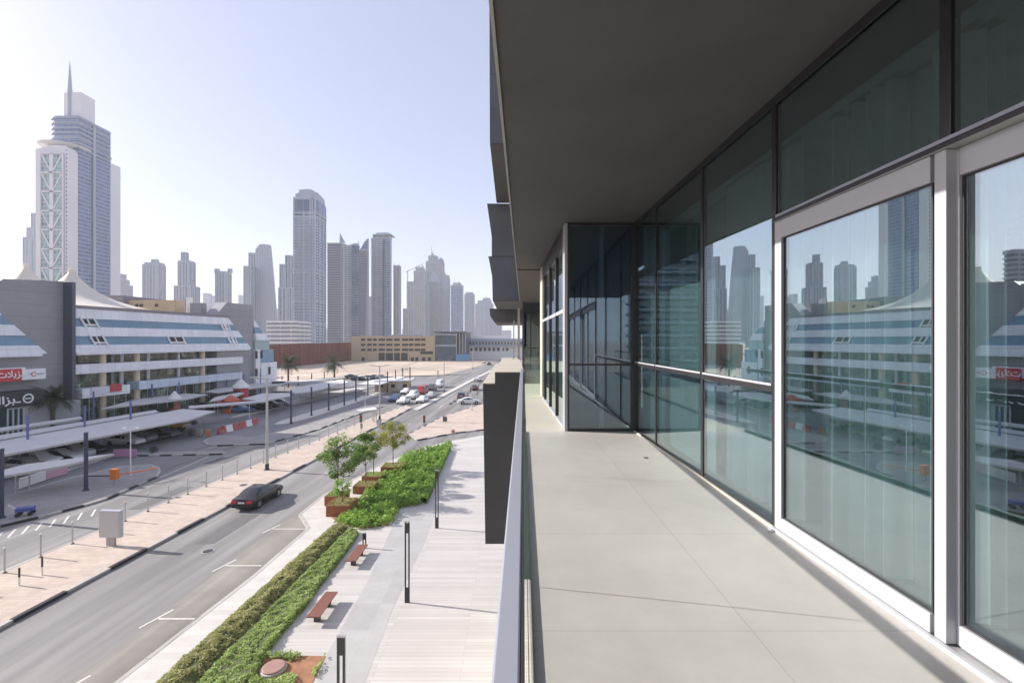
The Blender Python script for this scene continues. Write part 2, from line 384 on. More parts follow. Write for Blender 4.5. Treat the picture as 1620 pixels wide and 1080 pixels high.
# islands of the car park
isl = [G(-120,866),G(0,834),G(60,820),G(132,801),G(169,790),G(217,768.5),G(246,756),G(253,748),G(250,741),G(236,737),G(190,740),G(110,758),G(0,790),G(-120,815)]
kerbed('footpath', isl, mat_pave)
kerbed('footpath', [G(60,760),G(178,722),G(217,721.5),G(290,720.5),G(352,719),G(358,717),G(350,715.5),G(217,718),G(170,717),G(60,745)], mat_pave)
kerbed('footpath', [G(322,700),G(329,704),G(344,705.5),G(420,703),G(500,681),G(560,658),G(604,644),G(600,640),G(470,679),G(400,693),G(350,691),G(330,694)], mat_pave)
s1 = [G(362,663),G(400,655),G(500,632),G(560,619.5),G(620,606),G(655,600),G(655,597),G(620,601),G(560,613),G(500,625.5),G(400,649)]
kerbed('footpath', s1, mat_walk)
s2 = [G(434,673),G(455,671),G(500,659),G(564,637),G(600,625),G(650,611),G(648,608.5),G(600,620),G(564,631),G(500,650),G(440,668)]
kerbed('footpath', s2, mat_walk)
def painted(P_, seg=1.1, z=.15, m=None, wd=.24):
    k = MB(); n = 0
    for a, b in zip(P_, P_[1:]):
        a = Vector((*a,0)); b = Vector((*b,0)); L = (b-a).length; q = max(1,int(L/seg))
        for i in range(q):
            if n % 2 == 0:
                k.bar(a.lerp(b,i/q)+Vector((0,0,z/2+.008)), a.lerp(b,(i+1)/q)+Vector((0,0,z/2+.008)), wd, z+.014)
            n += 1
    struct('kerb', k, m or mat_dark)
painted([G(0,834),G(60,820),G(132,801),G(169,790),G(217,768.5),G(246,756)])
painted([G(217,721.5),G(290,720.5),G(352,719)])
painted([G(344,705.5),G(420,703),G(500,681),G(560,658),G(604,644)],1.6)
painted([G(604,656),G(641,642)],1.5)
painted([G(648,687),G(700,660),G(768,638)],1.5); painted([G(660,697),G(720,685.6),G(768,680)],1.5)
painted([(-13.0,100),(-10.5,130),(-12.0+2.6,168)],2.0)
tk_ = MB()
def track(P_, wd):
    for o_ in (-.9,.9):
        for (a,b),(c,d) in zip(P_,P_[1:]):
            l_ = math.hypot(c-a,d-b); nx, ny = (d-b)/l_, -(c-a)/l_
            tk_.sheet([(a+nx*(o_-wd/2),b+ny*(o_-wd/2)),(c+nx*(o_-wd/2),d+ny*(o_-wd/2)),(c+nx*(o_+wd/2),d+ny*(o_+wd/2)),(a+nx*(o_+wd/2),b+ny*(o_+wd/2))],.01)
track([G(470,603),G(520,597),G(580,590),G(650,583),(-30,290)],1.1); track([G(445,592),G(520,588),G(600,584),G(690,584)],1.1); track([G(600,592),G(640,586),G(640,580),(-60,300)],.9)
struct('dirt_track', tk_, pm('packed_dirt',(.33,.27,.21),.95,scale=.4,var=.2))
# markings
mk = MB()
def strip(a, b, wd, z=.022):
    a = Vector((a[0],a[1],0)); b = Vector((b[0],b[1],0)); n = (b-a).normalized().cross(Vector((0,0,1)))*wd/2
    mk.sheet([tuple((a+n)[:2]),tuple((b+n)[:2]),tuple((b-n)[:2]),tuple((a-n)[:2])], z)
y = 26.0
for y in (47.6, 53.6, 60.0, 68.0, 76.0, 84.0): strip((KL(y)+4.3,y),(KL(y+1.8)+4.3,y+1.8),.11)
struct('road_marking', mk, mat_paint)
mk = MB()
for yy in (12.9, 18.4, 23.1, 28.55, 34.1):
    strip((-17.0,yy),(KR(yy)-.25,yy),.11,.024); strip((-17.35,yy-.75),(-16.85,yy+.8),.11,.0235)
strip(G(252,756),G(330,722),.12)
for a, b in (((258,800),(285,789)),((322,774),(345,765)),((372,754),(392,746)),((415,737),(432,730))): strip(G(*a),G(*b),.12)
for k in range(8):
    a = G(4+21*k, 842-5.2*k); strip(a, (a[0]+1.0,a[1]-1.5), .13)
for yy in (102,112,124,138,154,172): strip((-19.6+.081*(yy-94)-4,yy),(-19.4+.081*(yy-94)-4,yy+3),.14); 
for yy in (96,106,118,132,150,170): strip((-18.8+.081*(yy-94)+4.2,yy),(-18.6+.081*(yy-94)+4.2,yy+3),.14)
struct('road_marking', mk, mat_paint)

# ------------------------------------------------------------------ our building: balcony
HAZE = 2.1e-4
FZ = H - 1.45                     # balcony floor level
CZ = H + 1.876                    # ceiling level
def wp(s, off=0.0):               # point on window wall line at distance s, pushed off metres towards the room
    ux, uy = -.01842, .99983
    return (2.10 + ux*s + off*uy, uy*s - off*ux)
def rp(s, off=0.0):               # rail line; off to the right
    ux, uy = .02368, .99972
    return (ux*s + off*uy, uy*s - off*ux)
WM = Matrix(((.99983, -.01842, 0, 2.10), (.01842*1, .99983, 0, 0), (0,0,1,0), (0,0,0,1)))
# wall frame: local x = towards the room, local y = along the wall
WM = Matrix(((.99983, -.01842, 0, 2.10), (.01842, .99983, 0, 0), (0,0,1,0), (0,0,0,1)))
RM = Matrix(((.99972, .02368, 0, 0), (-.02368, .99972, 0, 0), (0,0,1,0), (0,0,0,1)))
def wall_empty(name, label, cat, M_=WM, loc=(0,0,0), group=None):
    o = bpy.data.objects.new(name, None); COL.objects.link(o); o.matrix_world = M_ @ Matrix.Translation(loc); return tag(o, label, cat, group)

fl = [rp(-6,.03), rp(7.66,.03), wp(7.72,0), wp(-6,0)]
fl = [rp(-6,.03), rp(7.66,.03), (1.0,7.66), wp(7.70,.05), wp(-6,.05)]
struct('balcony_floor', MB().prism(fl, FZ-.3, FZ), mat_floor)
fl2 = [rp(7.675,.03), rp(23.2,.03), (1.7,23.2), (1.7,7.675)]
struct('balcony_floor', MB().prism(fl2, FZ-.3, FZ-.006), mat_cream)
# soffit over the balcony with a thin pale drip edge
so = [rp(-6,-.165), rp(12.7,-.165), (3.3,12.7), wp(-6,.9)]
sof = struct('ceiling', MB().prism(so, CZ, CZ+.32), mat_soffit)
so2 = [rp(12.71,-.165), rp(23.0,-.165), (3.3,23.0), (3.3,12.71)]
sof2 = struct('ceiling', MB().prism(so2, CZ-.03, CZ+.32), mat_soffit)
de = MB().xf(Matrix()); de.box(-.19,-.168,-6,23.0,CZ-.022,CZ+.30); de.xf(RM)
de.build('drip_edge', pm('fascia', (.30,.29,.27), .6), sof)
# storey above, dark fascia
# far volumes of the same building (staggered charcoal blocks)
def far_block(label, pts, Z0, Z1, bottom_mat=None):
    P = [(XP(a,Z0), HP(b,Z0)) for a, b in pts]
    e = empty('facade_block', (P[0][0], Z0, P[-1][1]), label=label, cat='facade block', group='staggered upper blocks of the building')
    MB().xz(P, Z0, Z1).build('cladding', mat_panel, e, off=e.location)
    x0 = min(p[0] for p in P[-2:]); x1 = max(p[0] for p in P[-2:]); zb = min(p[1] for p in P)
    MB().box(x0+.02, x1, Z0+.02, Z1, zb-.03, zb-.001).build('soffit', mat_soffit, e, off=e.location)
    return e
far_block('tall charcoal block of our building highest above the balcony edge', [(860,-900),(771,-900),(775,227),(860,227)], 16.8, 24)
far_block('charcoal clad block stepping out below the tall upper block', [(860,323),(770.5,322),(778,375),(778,405),(860,405)], 24.05, 31)
far_block('charcoal clad block hanging just above the lowest soffit', [(860,405.3),(772.6,405.3),(778.5,437),(779.4,475),(860,475)], 24.1, 31)
far_block('lowest dark block at the far end of the building', [(870,488),(774.5,488),(775.2,499),(781.5,508.7),(870,508.7)], 31.1, 38)
# wall block projecting beside the railing
pj = empty('planter_wall', (-.7,16.2,FZ-5.4), label='tall dark rendered wall block with cream top beside the railing', cat='wall block')
xl = XP(764,16.2); xm = XP(783,16.2)
MB().xz([(xl,H-1.47),(xl+.08,H-6.86),(.42,H-6.86),(.42,H-1.09),(xm,H-1.09),(xm,H-1.47)],16.2,29.5).build('rendered_wall', mat_blockd, pj, off=pj.location)
cp = MB(); cp.box(xl-.01,xm-.003,16.19,29.5,H-1.468,H-1.44); cp.box(xm,.42,16.19,29.5,H-1.088,H-1.06); cp.build('coping', mat_cream, pj, off=pj.location)
fb = empty('far_balustrade', (XP(793,27),27,H-1.06), label='clear glass balustrade on the far terrace beyond the wall block', cat='balustrade')
g_ = MB(); g_.box(XP(793,27),.35,27,27.012,H-1.06,H-.05); g_.build('glass_pane', mat_rail, fb, off=fb.location)
g_ = MB(); g_.box(XP(793,27),XP(793,27)+.012,27.02,29.4,H-1.06,H-.05); g_.build('glass_pane', mat_rail, fb, off=fb.location)
g_ = MB(); g_.box(XP(812,27),XP(812,27)+.06,27.03,27.09,H-1.06,H+1.1); g_.box(XP(819,27),XP(819,27)+.12,27.03,27.15,H-1.06,H+1.8); g_.build('post', mat_cream, fb, off=fb.location)

# railing
rl = wall_empty('balcony_railing', 'frameless glass balcony railing with blue grey metal cap', 'railing', RM, (0,-6,FZ))
sdv = [(-6,-4.6),(-4.59,-2.12),(-2.11,.36),(.37,2.83),(2.84,5.22),(5.23,7.6)]
def rbox(x0,x1,y0,y1,z0,z1): return MB().box(x0,x1,y0+6,y1+6,z0-FZ,z1-FZ)
rbox(-.043,-.004,-6,7.62,H-.49,H-.45).build('cap_rail', mat_alub, rl, bevel=.004)
for a, b in sdv: rbox(.0005,.0155,a-.0015,a+.0015,FZ+.04,H-.463).build('edge_strip', mat_edge, rl)
for a, b in sdv: rbox(.002,.014,a+.004,b-.004,FZ+.002,H-.462).build('glass_pane', mat_rail, rl)
rbox(.0145,.029,-6,7.62,FZ-.10,FZ+.035).build('base_shoe', mat_edge, rl)
rbox(-.055,.0015,-6,7.62,FZ-.35,FZ+.02).build('edge_channel', mat_frame, rl)
rbox(-.0035,.0018,-6,7.62,H-.50,H-.452).build('cap_gasket', mat_black, rl)
rl2 = wall_empty('glass_screen', 'clear green tinted glass panels edging the narrow part of the balcony', 'glass screen', RM, (0,7.7,FZ))
MB().box(.002,.014,0,4.4,0,1.0).build('glass_pane', mat_rail, rl2)
MB().box(.03,.92,4.45,4.462,0,1.02).build('divider_pane', glass('green_glass', (.88,.955,.91), 1.35, extra=.04), rl2)
MB().box(.55,.562,4.47,12.0,0,1.02).build('side_pane', MATS['green_glass'], rl2)

# window wall -------------------------------------------------------
ww = wall_empty('window_wall', 'tall dark framed glazed wall running along the balcony', 'window wall', WM, (0,-6,FZ))
CH = CZ - FZ                      # room height 3.326
def wb(x0,x1,s0,s1,z0,z1): return MB().box(x0,x1,s0+6,s1+6,z0,z1)
Mx = [7.70, 6.62, 5.08, 3.72]
for s in (6.62,): wb(-.004,.045,s-.02,s+.02,.0,CH).build('mullion', mat_frame, ww, bevel=.003)
wb(-.004,.045,5.05,5.105,0,CH).build('mullion', mat_frame, ww, bevel=.003)
wb(-.005,.045,3.695,3.75,0,CH).build('mullion', mat_frame, ww, bevel=.003)
wb(-.005,.046,7.64,7.72,0,CH).build('mullion', mat_frame, ww, bevel=.003)
DOORS = [(2.245,3.68),(.72,2.24),(-.9,.715),(-3.4,-.905)]
for s in (2.28,.72,-.9,-3.4): 
    wb(-.005,.046,s-.03,s+.03,2.403,CH).build('mullion', mat_frame, ww, bevel=.003)
wb(.0,.09,-6,7.64,CH-.05,CH-.002).build('head_channel', mat_frame, ww)
wb(-.014,-.0055,-6,7.66,CH-.07,CH-.003).build('head_trim', mat_black, ww)
for a, b in ((3.75,5.05),(5.105,6.6),(6.64,7.64)):
    wb(-.008,.040,a,b,1.045,1.112).build('transom', mat_frame, ww, bevel=.003)
    wb(-.010,-.0085,a,b,1.095,1.113).build('transom_trim', mat_alu, ww)
    wb(.006,.016,a,b,1.112,CH-.05).build('glass_pane', mat_glass, ww)
    wb(.006,.016,a,b,.03,1.045).build('glass_pane', mat_glass, ww)
    wb(-.008,.040,a,b,.002,.03).build('sill', mat_frame, ww)
wb(-.03,-.010,3.70,7.64,-.0005,.018).build('sealant', mat_sealant, ww)
wb(-.009,.047,-6,3.69,2.352,2.402).build('door_head', mat_frame, ww, bevel=.004)
wb(-.016,-.0095,-6,3.68,2.388,2.406).build('head_reflection_strip', mat_alub, ww)  # thin pale strip stands in for the bright reflected line above the doors
for a, b in ((2.32,3.685),(.76,2.24),(-.86,.68),(-3.36,-.94)):
    wb(.006,.016,a,b,2.402,CH-.05).build('glass_pane', mat_glass, ww)
# sliding doors
def slider(s0, s1, x, label):
    d = wall_empty('sliding_door', label, 'sliding door', WM, (x,s0,FZ), 'sliding glass doors of the balcony')
    L_ = s1-s0; z0 = .02; z1 = 2.35
    B = lambda a,b,c,e: MB().box(-.028,.028,a,b,c,e)
    B(0,.0855 if x>.05 else .062,z0,z1).build('stile', mat_alu, d, bevel=.004); B(L_-.085,L_,z0,z1).build('stile', mat_alu, d, bevel=.004)
    B(.0855,L_-.0855,z1-.13,z1).build('top_rail', mat_alu, d, bevel=.004); B(.0855,L_-.0855,z0,z0+.095).build('bottom_rail', mat_alu, d, bevel=.004)
    MB().box(-.006,.006,.0855,L_-.0855,z0+.095,z1-.13).build('glass_pane', mat_glass, d)
    g = MB()
    for (a,b,c,e) in ((.086,.094,z0+.0955,z1-.1305),(L_-.094,L_-.086,z0+.0955,z1-.1305)): g.box(-.012,.012,a,b,c,e)
    g.box(-.012,.012,.0945,L_-.0945,z0+.096,z0+.104); g.box(-.012,.012,.0945,L_-.0945,z1-.139,z1-.131)
    g.build('gasket', mat_black, d)
    return d
slider(2.262,3.69,.012,'pale framed sliding glass door next to the dark framed panes')
slider(.70,2.335,.062,'pale framed sliding door set back at the right edge of the photo')
slider(-.95,.745,.012,'pale framed sliding door beside the camera')
slider(-3.4,-.90,.085,'pale framed sliding door behind the camera')
tr = wall_empty('door_track', 'pale aluminium floor track under the sliding doors', 'door track', WM, (0,-6,FZ))
MB().box(-.045,-.02,0,9.68,-.0003,.022).build('track_rail', mat_alu, tr)
MB().box(.045,.052,0,9.68,.001,.03).build('track_rail', mat_alu, tr)
MB().box(-.0195,.13,0,9.68,-.001,.012).build('track_bed', mat_galv, tr)
tg = MB().box(-.035,.13,0,9.68,2.3505,2.3515).build('track_head', mat_galv, tr)
hd = MB(); hd.box(-.05,-.030,3.66,3.70,0,2.35); 
# interior
room = struct('room_floor', MB().box(.13,6.5,-6,7.55,FZ-.3,FZ-.01).xf(WM), mat_roomf)
struct('room_wall', MB().box(6.3,6.5,-6,7.55,FZ,CZ-.1).xf(WM), mat_rooml)
struct('room_wall', MB().box(.12,6.29,7.45,7.60,FZ,CZ-.1).xf(WM), mat_rooml)
struct('room_wall', MB().box(.12,6.29,-6.1,-5.95,FZ,CZ-.1).xf(WM), mat_rooml)
struct('room_ceiling', MB().box(.45,6.5,-6,7.6,CZ-.24,CZ-.06).xf(WM), mat_rooml)
struct('room_wall', MB().box(.05,.06,-6,7.5,CZ-.048,CZ-.0015).xf(WM), mat_frame)
struct('room_wall', MB().box(2.2,2.35,4.9,7.44,FZ,CZ-.25).xf(WM), mat_rooml)
def curtain(s0, s1, x, label, amp=.045, wl=.13, seed=0, top=CH-.30):
    rnd = random.Random(seed); n = int((s1-s0)/.012); mb = MB(); vs = []
    ph = 0; xs = []
    for i in range(n+1):
        ph += .012/wl*2*math.pi*(.7+.6*rnd.random())
        xs.append((x+amp*math.sin(ph)+amp*.4*math.sin(ph*.37+1), s0+(s1-s0)*i/n))
    zs = [.015,.8,1.8,top]
    for z in zs:
        k = .75+.25*(1-z/top)*1.3
        for (a,b) in xs: vs.append((x+(a-x)*k, b+6, z))
    fs = []
    for r in range(len(zs)-1):
        for i in range(n): fs.append((r*(n+1)+i, r*(n+1)+i+1, (r+1)*(n+1)+i+1, (r+1)*(n+1)+i))
    mb.add(vs, fs)
    e = wall_empty('curtain', label, 'curtain', WM, (0,-6,FZ), 'sheer curtains behind the glass')
    c = mb.build('fabric', mat_curt, e, smooth=True)
    for p in c.data.polygons: p.use_smooth = True
    wb(x-.02,x+.02,s0,s1,top+.001,top+.03).build('track', mat_galv, e)
curtain(3.80,5.02,.24,'sheer white curtain filling the dark framed pane left of the doors',seed=1)
curtain(6.78,7.40,.22,'sheer curtain gathered by the corner of the window wall',seed=2)
curtain(2.86,3.25,.27,'gathered sheer curtain behind the middle of the sliding door',seed=3,amp=.06,wl=.09)
curtain(3.36,3.46,.27,'narrow curtain end near the left stile of the sliding door',seed=4,amp=.05,wl=.06)
curtain(2.40,2.62,.29,'faint curtain fold by the right stile of the first door',seed=5)
curtain(1.35,1.78,.30,'pleated sheer curtain behind the set back door',seed=6,amp=.06,wl=.1)
curtain(-.6,1.0,.30,'sheer curtain beside the camera',seed=8)
mat_keep = mat_curt
mat_curt = curtain_mat(); mat_curt.node_tree.nodes['Mix Shader.001'].inputs[0].default_value = .55
curtain(5.16,6.58,.40,'thin sheer curtain behind the roller blind pane',seed=14,amp=.03,wl=.17)
curtain(2.36,3.60,.36,'very thin wide sheer curtain drawn across the first sliding door',seed=12,amp=.03,wl=.17)
mat_curt = mat_keep
bl = wall_empty('roller_blind', 'flat pale grey roller blind lowered behind the second pane', 'blind', WM, (0,-6,FZ))
wb(.18,.184,5.15,6.56,.02,2.30).build('blind_sheet', mat_blind, bl); wb(.165,.205,5.13,6.58,2.30,2.37).build('blind_tube', mat_alu, bl)
dl = wall_empty('downlight', 'small glowing ceiling light seen through the upper door pane', 'ceiling light', WM, (0,0,FZ))
mdl, t_, p_ = base_mat('lamp_glow'); setv(p_,'Emission Color',(1,.55,.2,1)); setv(p_,'Emission Strength',6.0)
MB().lathe([(.001,0),(.05,0),(.05,.02),(.001,.02)],16,3.2,4.55).xf(Matrix.Translation((0,0,CH-.265))).build('lens', mdl, dl)
MB().lathe([(.051,0),(.07,0),(.07,.021),(.051,.021)],16,3.2,4.55).xf(Matrix.Translation((0,0,CH-.267))).build('ring', mat_alu, dl)

# return wall facing the camera
rw = empty('return_wall', (.88,7.66,FZ), label='dark glazed return wall facing along the balcony', cat='window wall')
x0 = .885; x1 = 1.955; yb = 7.66
def qb(a,b,c,d,e,f): return MB().box(a-.88,b-.88,c-7.66,d-7.66,e,f)
qb(x0,x0+.03,yb,yb+.08,0,CH).build('mullion', mat_frame, rw); qb(x1-.05,x1+.0,yb,yb+.08,0,CH-.004).build('mullion', mat_frame, rw)
qb(x0+.0305,x1-.0505,yb,yb+.08,CH-.05,CH-.003).build('head', mat_frame, rw); qb(x0+.0305,x1-.0505,yb,yb+.08,.003,.035).build('sill', mat_frame, rw)
qb(x0+.0305,x1-.0505,yb+.01,yb+.07,1.045,1.075).build('transom', mat_frame, rw)
qb(x0+.0305,x1-.0505,yb+.03,yb+.04,1.075,CH-.05).build('glass_pane', mat_spand, rw); qb(x0+.0305,x1-.0505,yb+.03,yb+.04,.035,1.045).build('glass_pane', mat_spand, rw)
qb(x0,x1,yb+.25,yb+.3,0,CH-.003).build('backing', pm('blue_grey_board',(.13,.165,.20),.8), rw)
qb(x0-.045,x0-.001,yb,yb+.1,-.002,CH-.01).build('corner_trim', mat_alu, rw)
# side wall of the narrow part
sw = wall_empty('side_wall', 'light framed glazed side wall beyond the return wall', 'window wall', Matrix(((.99983,-.01842,0,.98),(.01842,.99983,0,0),(0,0,1,0),(0,0,0,1))), (0,7.78,FZ))
sx = 0
def sb(a,b,c,d,e,f): return MB().box(a,b,c,d,e,f)
SL = 12.75-7.78
sb(0,.1,0,.12,0,CH-.01).build('stile', mat_alu, sw)
for a in (1.2,2.45,3.7): sb(0,.1,a,a+.06,0,CH-.011).build('mullion', mat_frame, sw)
sb(0,.1,4.25,SL,0,CH-.012).build('pier', mat_cream, sw)
for a,b in ((.12,1.2),(1.26,2.45),(2.51,3.7),(3.76,4.25)):
    sb(.03,.04,a,b,.04,CH-.35).build('glass_pane', mat_glass, sw); sb(.08,.085,a,b,.045,CH-.352).build('blind', mat_rooml if a>1 else mat_blind, sw); sb(.0,.09,a,b,CH-.35,CH-.013).build('head', mat_frame, sw)  # pale sheets behind the panes stand in for bright reflection on the glass
    sb(.0,.09,a,b,0,.04).build('sill', mat_alu, sw); sb(.0,.09,a,b,1.9,1.96).build('transom', mat_alu, sw)
sb(.6,.65,0,SL,0,CH-.014).build('backing', mat_rooml, sw)
fr = empty('far_glazing', (.5,23,FZ), label='dark blue glazing closing the far end of the narrow balcony', cat='window wall')
MB().box(.02,1.2,.03,.04,0,CH-.04).build('glass_pane', mat_spand, fr); MB().box(0,.05,0,.1,0,CH-.04).build('mullion', mat_frame, fr)
MB().box(.0,1.2,.4,.5,0,CH-.05).build('backing', mat_blockd, fr)
for a in (.38,): MB().box(a,a+.04,0,.1,.0,CH-.041).build('mullion', mat_frame, fr)
MB().box(.052,1.2,0,.08,1.05,1.09).build('transom', mat_frame, fr)
# small floor things
dr = empty('floor_drain', (*G(1022,724,FZ),FZ), label='small round dark floor outlet on the balcony tiles', cat='floor drain')
MB().lathe([(.001,.0),(.028,.0),(.028,.004),(.001,.004)],16).build('grate', mat_dark, dr)
sp_ = empty('door_stop', (*G(1219,840,FZ),FZ), label='small pale door stop on tiles near the frame corner', cat='door stop')
MB().lathe([(.001,.0),(.022,.0),(.022,.012),(.012,.02),(.001,.021)],16).build('stop', mat_alu, sp_)
# the rest of our own building: wall face below the balcony and storeys above
struct('building_face', MB().prism([(.32,-8),(.62,7),(1.2,24),(12,24),(12,-8)],0,FZ-.31), mat_cream)
struct('building_face', MB().prism([(1.0,13.0),(3.3,13.0),(3.3,23.4),(12,23.4),(12,7.8),(6.8,7.8),(3.35,7.8),(3.35,12.8),(1.6,12.8)],FZ-.29,CZ-.05), mat_cream)
# ------------------------------------------------------------------ skyline
def tower(label, Z, blocks, mat, extras=None, cat='tower', bands=0, fins=0, roofmat=None, fmat=None, name='skyscraper'):
    """blocks: (px0, px1, ytop, ybottom or None, dz, depth). px1 is the right edge of the front face."""
    b0 = blocks[0]
    e = empty(name, (XP((b0[0]+b0[1])/2, Z), Z, 0), label=label, cat=cat, group='towers of the hazy skyline')
    for i, b in enumerate(blocks):
        px0, px1, yt, ybt, dz, dep = b; dep *= .5; px1 += 2.5
        px1 = max(px0+(px1-px0)*.55, 810+(px1-810)*(Z+dz+dep)/(Z+dz))
        Zb = Z+dz; xa, xb = XP(px0, Zb), XP(px1, Zb); zt = HP(yt, Zb); z0 = 0 if ybt is None else HP(ybt, Zb)
        m = MB().box(xa, xb, Zb, Zb+dep, z0, zt)
        if i == 0: nm = 'shaft'
        else: nm = 'setback_block'
        m.build(nm, mat, e, off=e.location)
        pr = MB().box(xa-.6, xb+.6, Zb-.6, Zb+dep+.6, zt-.1, zt+1.6)
        pr.build('parapet', roofmat or mat_trim, e, off=e.location)
        if bands:
            k = MB(); z = z0+bands
            while z < zt-1: k.box(xa-.7, xb+.7, Zb-.7, Zb+dep+.7, z, z+.9); z += bands
            k.build('floor_bands', fmat or mat_trim, e, off=e.location)
        if fins:
            k = MB(); n = max(2, int((xb-xa)/fins)); 
            for j in range(n+1):
                x = xa+(xb-xa)*j/n; k.box(x-.7, x+.7, Zb-1.2, Zb+.5, z0, zt+1)
            n2 = max(2, int(dep/fins))
            for j in range(n2+1):
                y_ = Zb+dep*j/n2; k.box(xb-.5, xb+1.2, y_-.7, y_+.7, z0, zt+1)
            k.build('piers', fmat or mat_trim, e, off=e.location)
    for ex in (extras or []):
        kind = ex[0]
        if kind == 'box':
            _, nm, px0, px1, yt, ybt, dz, dep = ex
            MB().box(XP(px0,Z+dz), XP(px1,Z+dz), Z+dz, Z+dz+dep, HP(ybt,Z+dz), HP(yt,Z+dz)).build(nm, mat_trim, e, off=e.location)
        elif kind == 'mast':
            _, px, yt, ybt, r = ex; x = XP(px,Z+8)
            MB().tube((x,Z+8,HP(ybt,Z+8)),(x,Z+8,HP(yt,Z+8)),r,r*.25,6).build('mast', mat_trim, e, off=e.location)
        elif kind == 'disc':
            _, px0, px1, yt, th, dz = ex; x0, x1 = XP(px0,Z+dz), XP(px1,Z+dz); r = (x1-x0)/2; z = HP(yt,Z+dz)
            MB().lathe([(r*.5,z-th*2.5),(r*.75,z-th),(r,z-th*.3),(r,z),(r*.2,z+th*.2)],24,(x0+x1)/2,Z+dz+r).build('roof_disc', mat_trim, e, off=e.location, smooth=True)
        elif kind == 'poly':
            _, nm, pts, dz, dep, m_ = ex
            MB().xz([(XP(a,Z+dz),HP(b,Z+dz)) for a,b in pts], Z+dz, Z+dz+dep).build(nm, m_, e, off=e.location)
        elif kind == 'dome':
            _, px, yt, rp_, dz = ex; r = rp_*Z/F; x = XP(px,Z+dz); z = HP(yt,Z+dz)
            MB().lathe([(r,z-r*1.5),(r,z-r),(r*.85,z-r*.5),(r*.5,z-r*.15),(r*.08,z),(r*.04,z+r*1.4)],14,x,Z+dz+r).build('dome', mat_trim, e, off=e.location, smooth=True)
        elif kind == 'crane':
            _, px, yt, ybt, jib = ex; x = XP(px,Z+12); t_ = HP(yt,Z+12)
            c = MB(); c.bar((x,Z+12,HP(ybt,Z+12)),(x,Z+12,t_),1.6,1.6); c.bar((x-jib*.3,Z+12,t_-4),(x+jib,Z+12,t_+jib*.35),1.2,1.2)
            c.build('crane', mat_crane, e, off=e.location)
    return e
mat_trim  = pm('tower_concrete', (.33,.37,.44), .8, scale=.05)
mat_crane = pm('crane_steel', (.30,.26,.22), .7)
fa_grey = facade('facade_grey', (0.28,0.29,0.34), (.08,.11,.16), 3.6, 4.2, .5, .6)
fa_vert = facade('facade_vertical', (0.30,0.32,0.37), (.07,.10,.15), 3.6, 5.5, .82, .42)
fa_blue = facade('facade_blue', (.22,.27,.36), (.06,.11,.20), 3.8, 4.0, .6, .9, .12)
fa_balc = facade('facade_balconies', (.34,.36,.40), (.045,.06,.09), 3.5, 9.0, .62, .86)
fa_dark = facade('facade_brown', (.17,.16,.17), (.06,.07,.09), 3.5, 3.2, .55, .6)
fa_red  = facade('facade_red', (.36,.25,.22), (.10,.10,.12), 3.6, 3.4, .5, .5)
fa_site = facade('facade_site', (.30,.30,.31), (.16,.16,.17), 3.8, 5.0, .6, .6, .5)
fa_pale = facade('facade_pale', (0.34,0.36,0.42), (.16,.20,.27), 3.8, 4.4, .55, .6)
fa_stripe = facade('facade_striped', (.42,.44,.50), (.10,.15,.26), 4.0, 60, .62, .985, .15)
fa_mill = facade('facade_blue_glass', (.22,.26,.37), (.08,.13,.26), 3.9, 2.8, .62, .90, .12)
fa_latt = facade('facade_teal_glass', (.40,.48,.50), (.22,.31,.33), 3.9, 3.0, .8, .85, .15)
mat_twhite = pm('tower_white', (.66,.66,.68), .7, scale=.05, var=.04)

# the tall tower with the spire on the left
Z = 480
e = empty('spire_tower', (-450,Z,0), label='tallest tower at left with white lattice front, blue glass side and needle spire', cat='skyscraper', group='towers of the hazy skyline')
def P(mb, nm, m, sm=False): return mb.build(nm, m, e, off=e.location, smooth=sm)
xl, xr = -466.0, -433.0
nr = 14; pts = []
body = [(xr,Z),(xr,Z+38),(xl,Z+38)]
for i in range(nr+1):
    t = i/nr; a = math.pi*(1-t)*.5
    body.append((xr-14-19*math.sin(a)*1.0 if i < nr else xr-14, Z+9-9*math.cos(a)*1.0))
body = [(xr,Z),(xr,Z+38),(xl,Z+38),(xl,Z+12),(xl+1.2,Z+7),(xl+4,Z+3),(xl+8,Z+.8),(xl+13,Z)]
P(MB().prism(body,0,HP(183,Z)),'shaft',fa_mill)
k = MB()
for z in range(205,238,5): k.prism([(p[0]+(-.8 if p[0]<-450 else .8), p[1]+(-.8 if p[1]<Z+20 else 0)) for p in body], z, z+1.2)
P(k,'floor_bands',mat_trim)
P(MB().box(xr-.5,xr+1.0,496,498.8,0,234),'groove',mat_trim); P(MB().box(xr-.3,xr+.6,494.6,495.8,0,236),'groove_edge',mat_panel)
P(MB().xz([(xl+.8,0),(xl+.8,200),(-447,204),(xr-3,203),(xr-.3,199),(xr-.3,0)],Z-11,Z-.4),'front_slab',mat_twhite)
la = XP(65,Z-11.6); lb = XP(100,Z-11.6); tops = HP(243,Z-11.6)
P(MB().box(la,lb,Z-11.6,Z-11.05,0,tops),'lattice_glass',fa_latt)
k = MB(); cell = 18.6; z = tops; yy = Z-12.2; mid = (la+lb)/2; ww_ = 1.25
while z > 0:
    k.bar((la,yy,z),(lb,yy,z),1.0,ww_)
    k.bar((la+.4,yy+.2,z),(mid-.4,yy+.2,z-cell),.5,ww_); k.bar((lb-.4,yy+.2,z),(mid+.4,yy+.2,z-cell),.5,ww_)
    z -= cell
k.box(mid-1.8,mid+1.8,yy-.5,yy+.5,0,tops); k.box(la-.8,la+.5,yy-.5,yy+.5,0,tops); k.box(lb-.5,lb+.8,yy-.5,yy+.5,0,tops)
P(k,'lattice',mat_twhite)
k = MB()
for i in range(50): k.box(lb+2.3,lb+3.3,Z-11.15,Z-10.9,4*i+2,4*i+3.4)
P(k,'small_windows',mat_panel)
